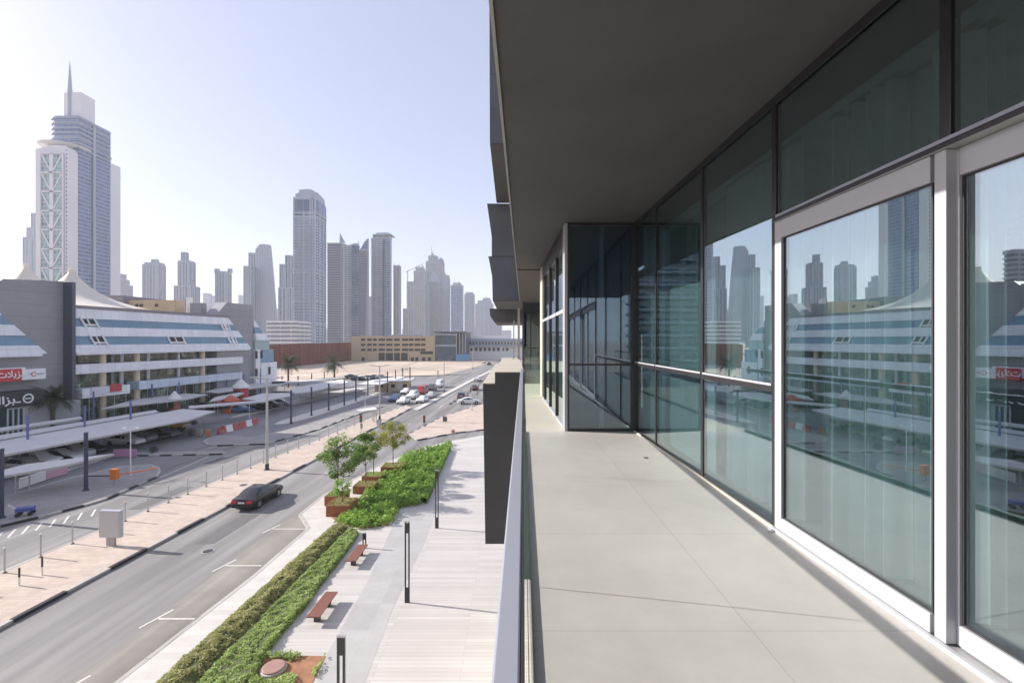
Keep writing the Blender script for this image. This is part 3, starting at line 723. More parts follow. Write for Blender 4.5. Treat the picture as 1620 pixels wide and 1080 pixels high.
P(MB().lathe([(6,203),(19,206),(21,207.5),(19,208)],28,(xl+xr)/2-2,Z+6),'canopy_disc',mat_twhite,True)
P(MB().prism([(xl-2,Z+37),(xr-.5,Z+37),(xr-.5,Z+52),(xl-2,Z+52)],0,HP(257,517)),'rear_slab',mat_twhite)
P(MB().box(xr-4,xr+2.5,Z+30,Z+37,HP(249,514)-1.5,HP(249,514)),'rear_canopy',mat_trim)
ck = [(-459,Z+12),(-457,Z+8),(-453,Z+5.5),(-448,Z+4.5),(-448,Z+13),(-444,Z+13),(-444,Z+4),(-434,Z+4),(-434,Z+20),(-459,Z+20)]
P(MB().prism(ck,HP(188,Z),HP(146,Z+4)),'crown',mat_twhite)
P(MB().tube((-446.4,Z+5,238),(-446.4,Z+5,262),2.4,2.2,12),'spire_base',mat_trim)
P(MB().tube((-446.4,Z+5,262),(-446.4,Z+5,HP(96,Z+5)),2.3,.15,12),'spire',mat_trim)

# central tower
Z = 620
e = empty('glass_tower', (XP(480,Z),Z,0), label='tall grey-blue tower with arched crown in the middle of the skyline', cat='skyscraper', group='towers of the hazy skyline')
xa, xb = XP(463.5,Z), XP(500,Z); yb = Z+33
fp = [(xa+3,Z),(xb-1.5,Z),(xb,Z+2),(xb,yb-3),(xb-3,yb),(xa,yb),(xa,Z+3)]
P(MB().prism(fp,0,HP(333,Z)),'shaft',facade('facade_centre',(.40,.46,.55),(.03,.06,.12),3.7,6.2,.66,.93,.12,pier=13,pierw=.10))
P(MB().prism([(p[0]-(.5 if p[0]<(xa+xb)/2 else -.5),p[1]-(.5 if p[1]<Z+10 else 0)) for p in fp],HP(333,Z),HP(315.5,Z)),'sky_lounge',facade('facade_top_glass',(.20,.27,.40),(.07,.12,.24),30,9,.99,.95,.1))
P(MB().prism(fp,HP(315.5,Z),HP(309,Z)),'crown_base',mat_trim)
xm_ = (xa+xb)/2
arch = [(xa+1,HP(309,Z)),(xa+3.5,HP(305,Z)),(xa+7,HP(304,Z)),(xa+7,HP(299.5,Z)),(xm_+4,HP(298,Z)),(xb-5,HP(300,Z)),(xb-1,HP(304,Z)),(xb-1,HP(309,Z))]
P(MB().xz(arch,Z+2,Z+6),'arched_crown',mat_trim)
P(MB().ext(None,[(xb-5,Z+6.2,HP(309,Z)),(xb-1,Z+6.2,HP(309,Z)),(xb-1,Z+7,HP(302,Z)),(xb-5,Z+7,HP(301,Z))],[(xb-5,Z+31,HP(309,Z)),(xb-1,Z+31,HP(309,Z)),(xb-1,Z+29,HP(305,Z)),(xb-5,Z+29,HP(304,Z))]),'side_crown',mat_trim)
k = MB()
for x in (xa+1.5,XP(491,Z),XP(494.5,Z),xb-1): k.box(x-.8,x+.8,Z-1.3,Z+.5,0,HP(312,Z))
for y_ in (Z+9,Z+21,yb-2): k.box(xb-.5,xb+1.0,y_-.7,y_+.7,0,HP(318,Z))
P(k,'piers',mat_trim)
k = MB()
for yp in (338,345,428,433,478,513): k.prism([(p[0]-(1.2 if p[0]<xm_ else -1.2),p[1]-(1.2 if p[1]<Z+10 else 0)) for p in fp],HP(yp,Z),HP(yp,Z)+1.8)
P(k,'belt_courses',mat_trim)
k = MB(); z = 8
while z < HP(348,Z): k.box(xa+4,XP(490,Z),Z-1.5,Z+.3,z,z+1.0); z += 3.7
P(k,'balconies',mat_trim)

tower('brown-grey slab tower with flat disc roof right of the arched tower',690,[(518,541,386,None,0,30)],fa_dark,[('disc',519,543,384,2.0,0),('mast',538,368,384,1.5),('poly','fin',[(538,370),(546,384),(538,384)],6,2,mat_trim)],bands=3.5)
tower('slender pale tower with stacked balconies behind the disc roofed one',760,[(544,557,389,None,0,26)],fa_balc,[('mast',555,385,392,1)],bands=3.5)
tower('blue-grey tower with a small mast between balcony tower and sail tower',720,[(556,566,388,None,0,26)],fa_blue,[('mast',567,381,390,1.4),('box','roof_box',558,564,385,388,3,10)],bands=3.5,fmat=fa_dark)
tower('dark tower topped by a curved sail fin',740,[(566,580,396,None,0,18)],fa_dark,[('poly','sail',[(569,396),(576,383),(582,377),(582,396)],2,4,fa_blue),('poly','side_sail',[(581,400),(583,377),(583.6,540),(578,540)],-2,2,mat_trim)],bands=3.5)
tower('round topped pale tower with glass strip and flat roof canopy',780,[(587.5,607,378,None,0,36),(608,617,376,None,3,28),(590,614,372,379,4,26)],fa_balc,[('poly','roof_canopy',[(593,371),(597,368),(615,368),(620,371)],2,26,mat_trim),('poly','corner_glass',[(609,380),(617,380),(618,540),(609,540)],-1,2,fa_blue)],bands=3.5)
tower('thin reddish tower beside the round topped pale tower',860,[(623,631,421,None,0,20)],fa_red,[('mast',624,415,421,.9),('mast',631,415,421,.9)],bands=0,fins=6)
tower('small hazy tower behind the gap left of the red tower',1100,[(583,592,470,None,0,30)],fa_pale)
# clustered towers, half built
Z = 1150
tower('pale low front block of the half built cluster',980,[(638,655,489,None,0,30)],fa_site,fins=9)
tower('left tower of the half built cluster carrying a crane',Z,[(644,655,446,None,0,40)],fa_site,[('crane',645,428,446,18)],fins=8)
tower('second tower of the half built cluster with cranes on its roof',Z,[(655,672,429,None,-20,40),(658,669,424,429,-18,30)],fa_site,[('crane',659,421,428,16),('crane',668,419,428,-14)],fins=9)
tower('tallest domed tower of the half built cluster',Z+30,[(672,702,430,None,0,60),(674,700,414,430,4,50),(678,690,405,414,8,36),(693,699,411,414,8,20)],fa_site,[('dome',683,399,3.2,10),('dome',697,407,2.5,10),('mast',683,388,400,1.2),('poly','gable',[(676,446),(686,428),(698,446)],-3,4,mat_trim)],fins=11)
tower('pale shoulder tower right of the domed tower',Z+10,[(701,709,440,None,0,40),(703,708,436,440,2,20)],fa_pale,[('mast',705,432,437,1)],fins=7)
tower('blue grey tower with round rooftop crown',Z-40,[(713,731,452,None,0,45)],fa_blue,[('disc',715,729,447,5,3),('mast',719,441,447,1),('mast',726,441,447,1),('box','roof_drum',717,728,447,452,8,20)],fins=0)
tower('slim blocky tower just right of the crowned tower',1300,[(735,748,466,None,0,40),(737,746,463,466,3,25)],fa_pale,fins=9)
tower('wide hazy tower with stepped pointed roof by our building',1400,[(752,778,481,None,0,60),(756,775,476,481,4,50),(764,773,472,476,8,30)],fa_pale,[('mast',769,466,472,1.8)],fins=12)
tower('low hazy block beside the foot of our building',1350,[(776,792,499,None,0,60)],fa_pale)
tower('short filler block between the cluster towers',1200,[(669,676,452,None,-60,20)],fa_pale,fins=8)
# left of centre
tower('pale slab block with long balconies cut by the left edge of the photo',330,[(-230,-21,392,None,0,14)],fa_balc,[('box','roof_box',-60,-40,388,392,5,6)],bands=3.6)
tower('stepped tower behind the lattice tower on its left',950,[(37,50,376,None,0,40),(43,58,361,None,14,40),(50,64,338,None,28,30)],fa_vert,fins=9)
tower('stepped low tower just right of the lattice tower',1000,[(186,193,434,None,0,30),(190,199,443,None,-14,30),(196,203,452,None,-30,30)],fa_grey)
tower('broad tower with stepped crown standing alone left of the stepped shoulder tower',900,[(226,259,419,None,0,42),(229,257,416,419,3,30),(240,248,411,416,8,12)],fa_vert,fins=9)
tower('symmetrical tower with wide shoulders and square rooftop box',880,[(282,306,414,None,0,40),(276,313,453,None,-8,52),(287,295,400,414,10,14),(284,304,413,414.5,2,30)],fa_vert,fins=8)
tower('squat tower with two corner horns',950,[(341,363,432,None,0,40),(340,344,426,432,-1,8),(361,364.5,426,432,-1,8),(346,358,430,432,6,20)],fa_vert,fins=6)
tower('tiny hazy tower between shouldered and horned towers',1700,[(321,332,464,None,0,50),(330,337,468,None,20,50)],fa_pale)
tower('tiny hazy tower right of the horned tower',1700,[(377,384,467,None,0,40)],fa_pale)
e = tower('slab tower whose right edge slants outward towards the ground',850,[(386,402,422,None,-20,40),(394,404,401,None,8,30)],fa_vert,[
    ('poly','slanted_slab',[(404,394),(410,387),(426,387),(431,440),(436,505),(437,540),(404,540)],0,7,fa_pale),('box','roof_box',410,420,386,388,4,14)],fins=7)
tower('pale stepped tower at the left flank of the arched tower',800,[(452,464,405,None,0,34),(443,453,419,None,4,34),(441,466,456,None,-10,30)],fa_vert,fins=7)
tower('short hazy tower between slanted slab and pale stepped tower',1500,[(432,441,489,None,0,40)],fa_pale)
# distant low blocks closing the horizon
rnd = random.Random(11); k = 0
for px in range(205, 800, 22):
    if 520 < px < 640: continue
    hgt = rnd.uniform(516, 524); Zq = rnd.uniform(1600, 2300)
    o = empty('distant_block', (XP(px,Zq),Zq,0), label='low faded block on the horizon, %s from the left' % ORD[k], cat='building', group='low blocks on the horizon'); k += 1
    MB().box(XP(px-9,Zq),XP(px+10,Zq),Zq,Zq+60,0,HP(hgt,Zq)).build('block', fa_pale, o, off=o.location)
# buildings left of and behind the frame (seen in the glass)
def solid(label, x0,x1,y0,y1,h,mat,name='apartment_block'):
    e_ = empty(name, ((x0+x1)/2,(y0+y1)/2,0), label=label, cat='building')
    MB().box(x0,x1,y0,y1,0,h).build('shaft', mat, e_, off=e_.location)
    k_ = MB(); z_ = 3.6
    while z_ < h: k_.box(x0-.7,x1+.7,y0-.7,y1+.7,z_,z_+.8); z_ += 3.6
    k_.build('floor_bands', mat_trim, e_, off=e_.location); return e_
solid('white block with balcony bands behind the camera',-70,-30,-150,-120,62,fa_balc)
solid('pale tower behind the camera across the road',-150,-110,-160,-120,95,fa_pale)

# low white striped block and rust hoarding, tan building
e = empty('striped_block', (XP(445,420),420,0), label='low white office block with striped balconies behind the rust hoarding', cat='building')
P(MB().box(XP(424,420),XP(468,420),420,450,0,HP(509,420)),'shaft',fa_balc)
k = MB()
for i in range(1,9): k.box(XP(424,420)-1,XP(468,420)+1,418.6,450,3.6*i,3.6*i+1.3)
P(k,'floor_bands',mat_white); P(MB().box(XP(452,420),XP(466,420),419,449,HP(509,420),HP(506,420)),'roof_box',mat_trim)
e = empty('hoarding', (XP(435,226),226,0), label='long rusty corrugated hoarding wall beyond the white mall', cat='hoarding')
a = Vector((XP(424,226),226,0)); b = Vector((XP(556,318),318,0)); d = (b-a); n = 90; vs = MB(); L_ = d.length; dn = d.normalized(); nn = Vector((dn.y,-dn.x,0))
for i in range(n):
    p0 = a+d*(i/n); p1 = a+d*((i+.55)/n); p2 = a+d*((i+1)/n)
    h0 = 11.3+.7*i/n
    vs.bar(p0+nn*.12+Vector((0,0,h0/2)), p1+nn*.12+Vector((0,0,h0/2)), .2, h0); vs.bar(p1+Vector((0,0,h0/2)), p2+Vector((0,0,h0/2)), .2, h0-.01)
P(vs,'sheeting',mat_hoard)
for i in range(0,n,9): p0 = a+d*(i/n)+nn*.45; P(MB().box(p0.x-.15,p0.x+.15,p0.y-.15,p0.y+.15,0,11.4+.7*i/n),'post',mat_corten)
Z = 309
mat_tan = pm('tan_render', (.47,.37,.25), .85, scale=.1, var=.06); mat_open = pm('dark_opening', (.05,.045,.04), .8)
mat_gl2 = pm('tinted_glazing', (.10,.13,.16), .15, scale=.3, var=.3)
e = empty('tan_building', (XP(620,Z),Z,0), label='wide tan building with rows of small dark openings', cat='building')
P(MB().box(XP(556,Z),XP(688,Z),Z,Z+40,0,HP(531.5,Z)),'wall',mat_tan)
xs = [571,581,590,599,611,623.5,636,647,656,666]; wds = [7,7,6,10,10,9,10,7,9,7]
for yy in (536.5,544.5,552.5):
    for x, wd in zip(xs,wds): 
        wdn = P(MB().box(XP(x,Z),XP(x+wd,Z),Z-.05,Z+.1,HP(yy+2.6,Z),HP(yy-1.2,Z)),'window',mat_open)
        P(MB().box(XP(x,Z)-.2,XP(x+wd,Z)+.2,Z-.5,Z-.055,HP(yy-1.2,Z),HP(yy-1.2,Z)+.35),'window_hood',mat_tan)
P(MB().box(XP(599,Z),XP(646,Z),Z-.06,Z+.1,HP(570,Z),HP(558,Z)),'portal',mat_open)
k = MB()
for x in (609,622,633,645): k.box(XP(x,Z),XP(x+1.6,Z),Z-.4,Z-.07,0,HP(557.5,Z))
P(k,'columns',mat_tan)
P(MB().box(XP(665,Z),XP(685,Z),Z-.3,Z-.05,HP(560,Z),HP(555.5,Z)),'sign_board',mat_open)
for x in (572,650,657,668,677): P(MB().box(XP(x,Z),XP(x+5,Z),Z-.06,Z+.1,0,HP(565,Z)),'doorway',mat_open)
k = MB()
for i in range(14): k.box(XP(612+i*3.8,Z),XP(614.6+i*3.8,Z),Z+4,Z+7,HP(531.5,Z),HP(529.5-(i%3)*.5,Z))
P(k,'roof_plant',mat_trim)
e = empty('steel_hall', (XP(710,Z),Z,0), label='grey glazed hall with dark flat canopy joined to the tan building', cat='building')
P(MB().box(XP(688.3,Z),XP(722,Z),Z+2,Z+40,0,HP(530,Z)),'glazing',mat_gl2)
P(MB().box(XP(688,Z),XP(738,Z),Z-3,Z+40,HP(526.5,Z),HP(524.5,Z)),'canopy',mat_panel)
P(MB().box(XP(722.3,Z),XP(736,Z),Z+4,Z+38,0,HP(526.6,Z)),'dark_bay',mat_panel)
k = MB()
for x in (722,727,732,736): k.box(XP(x,Z),XP(x+.9,Z),Z-2,Z-1.2,0,HP(526.6,Z))
P(k,'columns',mat_galv)
P(MB().box(XP(724,Z),XP(744,Z),Z-8,Z-7.5,.5,HP(560,Z)),'blue_hoarding',pm('blue_panel',(.10,.24,.42),.6))
P(MB().box(XP(688.3,Z),XP(722,Z),Z+.8,Z+1.9,HP(548,Z),HP(545,Z)),'floor_band',mat_trim)
Z = 340
e = empty('station_building', (XP(770,Z),Z,0), label='long low white building with a row of dark windows behind the road', cat='building')
P(MB().box(XP(739,Z),XP(830,Z),Z,Z+30,0,HP(548,Z)),'lower_wall',mat_white)
P(MB().box(XP(737,Z),XP(830,Z),Z-2,Z+30,HP(548,Z),HP(545,Z)),'slab',mat_trim)
P(MB().box(XP(741,Z),XP(830,Z),Z+1,Z+29,HP(545,Z),HP(540.5,Z)),'window_band',mat_gl2)
P(MB().box(XP(739,Z),XP(830,Z),Z-1,Z+30,HP(540.5,Z),HP(535.5,Z)),'roof_band',mat_trim)
P(MB().box(XP(745,Z),XP(800,Z),Z+3,Z+26,HP(535.5,Z),HP(531,Z)),'upper_storey',mat_white)
k = MB()
for i in range(16): k.box(XP(741+i*5,Z),XP(742.2+i*5,Z),Z+.2,Z+1,HP(545,Z),HP(540.5,Z))
P(k,'piers',mat_white)
for i in range(9): P(MB().box(XP(744+i*7,Z),XP(748.5+i*7,Z),Z-.06,Z+.2,HP(555,Z),HP(550,Z)),'window',mat_open)

# ------------------------------------------------------------------ the mall
MD = Vector((.1496,.98875,0)); MN = Vector((.98875,-.1496,0)); M0 = Vector((-74.4,70.7,0))
MK = .95       # size of the mall's 1:1 drawing
MM = Matrix(((MN.x*MK,MD.x*MK,0,M0.x*MK),(MN.y*MK,MD.y*MK,0,M0.y*MK),(0,0,MK,H*(1-MK)),(0,0,0,1)))
MZ = -H*(1-MK)/MK   # street level in the mall's own metres
# local frame: x = out from the facade towards the road, y = along the facade
def ms(px, off=0):              # distance along the facade seen at photo column px
    m = (px-810)/F; ax = M0.x+MN.x*off; ay = M0.y+MN.y*off
    return (m*ay-ax)/(MD.x-m*MD.y)
def mz(py, px=117, off=0):
    s = ms(px,off); Y = M0.y+MD.y*s+MN.y*off; return HP(py,Y)
mat_mwhite = panels('white_cladding', (.74,.75,.78), 1.5, 4, .45, .05, .84, .05)
mat_mblue  = panels('blue_glazing', (.16,.27,.37), 4.5, 6, .25, .04, .8, .12, tilevar=.10)
mat_mgrey  = panels('grey_cladding', (.28,.28,.295), 40, 1.9, .5, .05, .82, .06)
mat_mdark  = pm('dark_cladding', (.085,.09,.115), .5)
mat_mroof  = pm('roof_trim', (.24,.22,.24), .7)
def shopmat():  # green to pale noise paints reflected trees and brightness into the shop glazing
    m, t, q = base_mat('painted_shop_reflections'); N = t.nodes; L = t.links
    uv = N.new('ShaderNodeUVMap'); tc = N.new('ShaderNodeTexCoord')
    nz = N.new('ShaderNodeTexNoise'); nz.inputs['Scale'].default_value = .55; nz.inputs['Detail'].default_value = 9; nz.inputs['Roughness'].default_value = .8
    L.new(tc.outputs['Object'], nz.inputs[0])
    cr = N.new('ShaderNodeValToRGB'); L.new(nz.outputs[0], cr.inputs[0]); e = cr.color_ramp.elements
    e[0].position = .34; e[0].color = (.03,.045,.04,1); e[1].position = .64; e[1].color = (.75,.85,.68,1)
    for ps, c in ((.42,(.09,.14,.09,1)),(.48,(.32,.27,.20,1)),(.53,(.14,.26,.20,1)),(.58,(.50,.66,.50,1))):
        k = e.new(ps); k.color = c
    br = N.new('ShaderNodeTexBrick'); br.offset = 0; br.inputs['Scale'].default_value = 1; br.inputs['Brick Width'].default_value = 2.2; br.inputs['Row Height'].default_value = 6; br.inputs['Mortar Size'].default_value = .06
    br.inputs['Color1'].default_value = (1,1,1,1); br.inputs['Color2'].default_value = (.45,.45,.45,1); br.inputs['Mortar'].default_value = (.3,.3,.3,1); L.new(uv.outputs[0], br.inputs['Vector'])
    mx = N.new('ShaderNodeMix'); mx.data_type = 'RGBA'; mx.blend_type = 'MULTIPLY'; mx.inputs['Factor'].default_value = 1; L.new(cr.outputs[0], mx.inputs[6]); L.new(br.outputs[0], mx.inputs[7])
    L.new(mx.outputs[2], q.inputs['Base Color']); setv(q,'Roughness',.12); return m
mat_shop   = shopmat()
mat_col    = pm('cream_column', (.62,.52,.37), .6)
mall = bpy.data.objects.new('shopping_mall', None); COL.objects.link(mall); mall.matrix_world = MM
tag(mall, 'long low white mall with blue glass bands and grey end walls', 'shopping mall')
def Q(mb, nm, m, sm=False, par=None): return mb.build(nm, m, par or mall, smooth=sm)
ztop, z1_, z2_, z3_, z4_, z5_ = 19.0, 17.1, 15.7, 14.1, 12.6, 11.3
SET = 1.1
def xo(z): return -SET*(z-11.3)/(18.8-11.3)      # slope of the mansard
def slab(s0, s1, za, zb, ex0, ex1, nm, m, proud=.0, inset=0):
    """inclined band between heights zb (low) and za (high); ends shear with the slope (ex = metres per metre height)"""
    f = lambda s, ex, z: s - ex*(z-11.3)
    a = [(xo(zb)+proud, f(s0,ex0,zb), zb),(xo(za)+proud, f(s0,ex0,za), za),(xo(za)-1.0, f(s0,ex0,za), za),(xo(zb)-1.0, f(s0,ex0,zb), zb)]
    b = [(xo(zb)+proud, f(s1,ex1,zb), zb),(xo(za)+proud, f(s1,ex1,za), za),(xo(za)-1.0, f(s1,ex1,za), za),(xo(zb)-1.0, f(s1,ex1,zb), zb)]
    return Q(MB().ext(None, a, b), nm, m)
def wing(s0, s1, ex0, ex1):
    slab(s0,s1,18.8,17.1,ex0,ex1,'white_band',mat_mwhite,.15)
    slab(s0,s1,17.09,15.71,ex0,ex1,'blue_glazing',mat_mblue)
    slab(s0,s1,15.7,14.1,ex0,ex1,'white_band',mat_mwhite,.15)
    slab(s0,s1,14.09,12.61,ex0,ex1,'blue_glazing',mat_mblue)
    slab(s0,s1,12.6,11.3,ex0,ex1,'white_band',mat_mwhite,.15)
    Q(MB().box(-6.5,.3,s0+.5,s1-.8,10.9,11.29),'soffit',mat_mwhite)
    Q(MB().box(-30,-SET+.25,s0,s1-7*abs(ex1)+.3,18.8,19.35),'roof_edge',mat_mroof)
    Q(MB().box(-2.4,.1,s0+.4,s1-3,7.7,9.3),'parapet_band',mat_mwhite)
sA0 = ms(-420); sA1 = ms(74,0)+.0
sB0 = ms(114,0); sB1 = ms(397,0)
Q(MB().box(-34,-4.9,sA0,sB1+3,MZ,18.9),'core',mat_mgrey)
wing(sA0, sA1, 0, .93)
wing(sB0, sB1, 0, .9)
# windows in the slope (framed tilted hatches)
def hatch(pxa, pxb, za, zb, open_=True):
    s0 = ms(pxa,xo((za+zb)/2)); s1 = ms(pxb,xo((za+zb)/2)); zc = 11.3
    sh = .45
    def pt(s,z,pr): return (xo(z)+pr, s-sh*(z-zb), z)
    h = MB().ext(None,[pt(s0,zb,.05),pt(s0,za,.05),pt(s0,za,.02),pt(s0,zb,.02)][::1],[pt(s1,zb,.05),pt(s1,za,.05),pt(s1,za,.02),pt(s1,zb,.02)])
    o = Q(h,'dormer_window',mat_open)
    k_ = MB()
    for s in (s0,s1): k_.bar(pt(s,zb-.4,.14),pt(s,za+.4,.14),.28,.28)
    k_.bar(pt(s0,zb+.25,.14),pt(s1,zb+.25,.14),.25,.3)
    k_.bar(pt((s0+s1)/2-.1,zb,.10),pt((s0+s1)/2-.1,za,.10),.18,.2)
    k_.build('frame', mat_mwhite, o)
for a_, b_ in ((133,154),): hatch(a_,b_,17.0,15.8)
hatch(148,168,14.0,12.7); hatch(352,357,17.0,15.8); hatch(358,363,17.0,15.8); hatch(363,368,14.0,12.7); hatch(369,374,14.0,12.7); hatch(269,292,14.0,12.7)
# glazing below the slope
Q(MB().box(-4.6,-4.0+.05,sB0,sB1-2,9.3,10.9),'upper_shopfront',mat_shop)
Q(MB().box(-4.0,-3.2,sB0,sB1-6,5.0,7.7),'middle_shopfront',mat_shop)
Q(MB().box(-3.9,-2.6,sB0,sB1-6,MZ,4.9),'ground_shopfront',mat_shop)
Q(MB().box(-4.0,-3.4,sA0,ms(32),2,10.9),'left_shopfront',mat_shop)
rn = random.Random(4)
for px in (162,216,320):
    s = ms(px,-1); cc = MB(); cc.tube((-1.0,s,MZ),(-1.0,s,10.9),.55,.55,12); Q(cc,'column',mat_col,True)
for px in (176,191,233,281,333,352,366): Q(MB().box(-3.1,-2.7,ms(px,-3)-.3,ms(px,-3)+.3,MZ,10.9),'pier',mat_mwhite if px%2 else mat_mgrey)
Q(MB().box(-2.2,.6,ms(216),sB1-4,4.0,5.6),'balcony_panel',panels('pale_blue_glass',(.50,.58,.66),2.5,3,.2,.06,.7,.1))
Q(MB().box(-2.2,.8,sB0+1,ms(200),3.6,5.2),'shop_fascia',mat_mwhite)
k = MB()
for i in range(26): s = ms(116)+i*2.3; k.box(-2.55,-2.45,s,s+.12,MZ,4.9)
Q(k,'shop_mullions',mat_mwhite)
Q(MB().box(.82,1.0,ms(137),ms(166),4.0,5.3),'shop_sign',pm('red_white_sign',(.62,.60,.66),.5))
Q(MB().box(.82,1.05,ms(166)+.05,ms(185),4.2,5.6),'red_sign',pm('dark_red_sign',(.42,.06,.06),.5))
# grey end walls
gx = -1.35
gl_ = ms(-2,gx); gr_ = ms(100,gx)
Q(MB().ext(None,[(gx,ms(-6,gx),MZ),(gx,ms(-6,gx),mz(449,5,gx)),(gx,ms(5,gx),mz(441,5,gx)),(gx,gr_,mz(445,100,gx)),(gx,gr_,MZ)],
      [(gx-30,ms(-6,gx),MZ),(gx-30,ms(-6,gx),mz(449,5,gx)),(gx-30,ms(5,gx),mz(441,5,gx)),(gx-30,gr_,mz(445,100,gx)),(gx-30,gr_,MZ)]),'grey_tower',mat_mgrey)
Q(MB().box(gx-29,.35,gr_+.02,gr_+.6,MZ,mz(447,107,gx)),'dark_fin',mat_mdark)
Q(MB().box(gx-28,gx-.02,ms(-6,gx)-34,ms(-6,gx)-.02,MZ,mz(446,0,gx)),'grey_wing',mat_mgrey)
g2 = -.95; a0 = ms(343,g2); a1 = ms(359,g2); a2 = ms(401,g2); zt2 = mz(480.5,380,g2); zl2 = mz(497,345,g2)
Q(MB().ext(None,[(g2,a0,MZ),(g2,a0,zl2),(g2,a1,zt2),(g2,a2,zt2),(g2,a2,MZ)],[(g2-3,a0,MZ),(g2-3,a0,zl2),(g2-3,a1,zt2),(g2-3,a2,zt2),(g2-3,a2,MZ)]),'grey_gable',mat_mgrey)
Q(MB().box(g2-7,g2-4,ms(327,g2-4),a0-.1,15,mz(482,350,-5)),'rooftop_box',mat_mgrey)
# end pavilion
b0 = a2+.05; b1 = ms(433,0)
Q(MB().box(-22,-2.2,b0,b1-4,MZ,18.2),'pavilion',mat_mwhite)
slab(b0,b1,18.6,16.8,0,.9,'white_band',mat_mwhite,.15); slab(b0,b1,16.79,15.2,0,.9,'blue_glazing',mat_mblue); slab(b0,b1+.5,15.19,13.4,0,.9,'white_band',mat_mwhite,.15)
Q(MB().box(-22,-.6,b0,b1-1,11.0,13.39),'glazed_band',pm('pale_green_glass',(.30,.42,.42),.3))
Q(MB().box(-22,-.3,b0,b1-5,MZ,10.99),'lower_wall',mat_mwhite); Q(MB().box(-20,-.1,b1-5,b1+1.5,MZ,7.4),'lower_wall',mat_mwhite)
Q(MB().box(-18,-.4,b1-4.9,b1+.5,7.41,10.9),'corner_glazing',mat_mblue)
for px, z in ((406,9.6),(414,9.6),(406,5.0),(414,5.0),(425.5,5.2)):
    s = ms(px,-.2); off_ = -.28 if px < 420 else -.08
    Q(MB().box(off_-.02,off_+.06,s-.45,s+.45,z-1.0,z+1.0),'window',mat_open)
Q(MB().box(-22,-2.6,b0,b1-5,18.65,19.0),'roof_edge',mat_mroof)
# signs on the left wing
sg = bpy.data.objects.new('red_shop_sign', None); COL.objects.link(sg); sg.matrix_world = MM @ Matrix.Translation((.3,ms(-5,.3),mz(603,17,.3)))
tag(sg,'red shop sign with large white Arabic lettering on the grey wall','sign')
Lr = ms(34,.3)-ms(-5,.3); hs = 1.8
MB().box(-3.4,.05,0,Lr,0,hs).build('panel', pm('sign_red',(.55,.045,.05),.5), sg)
def text(body, size, mat, parent, loc, name='lettering', ext=.02, rot=(R(90),0,R(90)), sx=1):
    cu = bpy.data.curves.new(name,'FONT'); cu.body = body; cu.size = size; cu.extrude = ext; cu.align_x = 'CENTER'; cu.align_y = 'CENTER'
    cu.offset = size*.02
    cu.materials.append(mat); o = bpy.data.objects.new(name, cu); COL.objects.link(o); o.parent = parent; o.location = loc; o.rotation_euler = rot; o.scale = (sx,1,1)
    dg = bpy.context.evaluated_depsgraph_get(); me = bpy.data.meshes.new_from_object(o.evaluated_get(dg)); me.name = name
    q = bpy.data.objects.new(name, me); COL.objects.link(q); q.parent = parent; q.location = loc; q.rotation_euler = rot; q.scale = (sx,1,1)
    bpy.data.objects.remove(o); q.name = name; return q
mat_sw = pm('sign_white', (.8,.8,.8), .5)
text('\uFE95\uFEFC\uFEF3\uFEB0\uFEE3', 1.35, mat_sw, sg, (.09,Lr*.57,hs*.56))
sg = bpy.data.objects.new('white_shop_sign', None); COL.objects.link(sg); sg.matrix_world = MM @ Matrix.Translation((.3,ms(34.5,.3),mz(600,50,.3)))
tag(sg,'white shop sign with small red ring beside the red sign','sign')
Lw = ms(72,.3)-ms(34.5,.3)
MB().box(-3.4,.05,0,Lw,0,1.6).build('panel', mat_sw, sg)
tor = MB()
for i in range(14):
    if i in (0,13): continue
    t0 = 2*math.pi*i/14; t1 = 2*math.pi*(i+1)/14; c_ = (.1,Lw*.48,.8)
    tor.bar((.08,c_[1]+.3*math.cos(t0),.8+.3*math.sin(t0)),(.08,c_[1]+.3*math.cos(t1),.8+.3*math.sin(t1)),.05,.1)
tor.build('red_ring', pm('ring_red',(.6,.03,.05),.5), sg)
k = MB(); k.box(.051,.08,Lw*.60,Lw*.92,.72,.88); k.build('lettering', pm('sign_grey',(.25,.25,.3),.5), sg)
k = MB(); k.box(.051,.08,Lw*.22,Lw*.38,.76,.84); k.build('lettering', MATS['sign_grey'], sg)
# black shop front
sg = bpy.data.objects.new('black_shop_front', None); COL.objects.link(sg); sg.matrix_world = MM @ Matrix.Translation((1.6,ms(-60,1.6),0))
tag(sg,'black fascia shop front with pale ring logo under the red sign','shop front')
Lb = ms(66,1.6)-ms(-60,1.6)
MB().box(-4.5,.1,0,Lb,3.6,5.8).build('fascia', mat_black, sg)
MB().box(-4.5,-.4,0,Lb*.78,MZ,3.59).build('glazing', pm('shop_dark_glass',(.03,.05,.055),.1), sg)
MB().box(-4.5,-.3,Lb*.785,Lb+6,MZ,3.55).build('wall', panels('pale_wall',(.36,.36,.37),2.0,1.0,.6,.03,.85,.05), sg)
k = MB()
for f_ in (.55,.62,.69,.76): k.box(-.42,-.25,Lb*f_,Lb*f_+.2,MZ,3.4)
k.box(-.42,-.25,Lb*.55,Lb*.78,3.3,3.5); k.build('door_frame', mat_alu, sg)
k = MB(); cyy = Lb*.80
for i in range(20):
    t0 = 2*math.pi*i/20; t1 = 2*math.pi*(i+1)/20
    k.bar((.14,cyy+.62*math.cos(t0),4.7+.62*math.sin(t0)),(.14,cyy+.62*math.cos(t1),4.7+.62*math.sin(t1)),.08,.2)
k.box(.101,.18,cyy-.35,cyy+.35,4.62,4.78); k.build('ring_logo', mat_sw, sg)
text('\uFEDD\uFE8D\uFEB0\uFE91\u0640', 1.5, mat_sw, sg, (.14,cyy-2.9,4.7), sx=1.3)
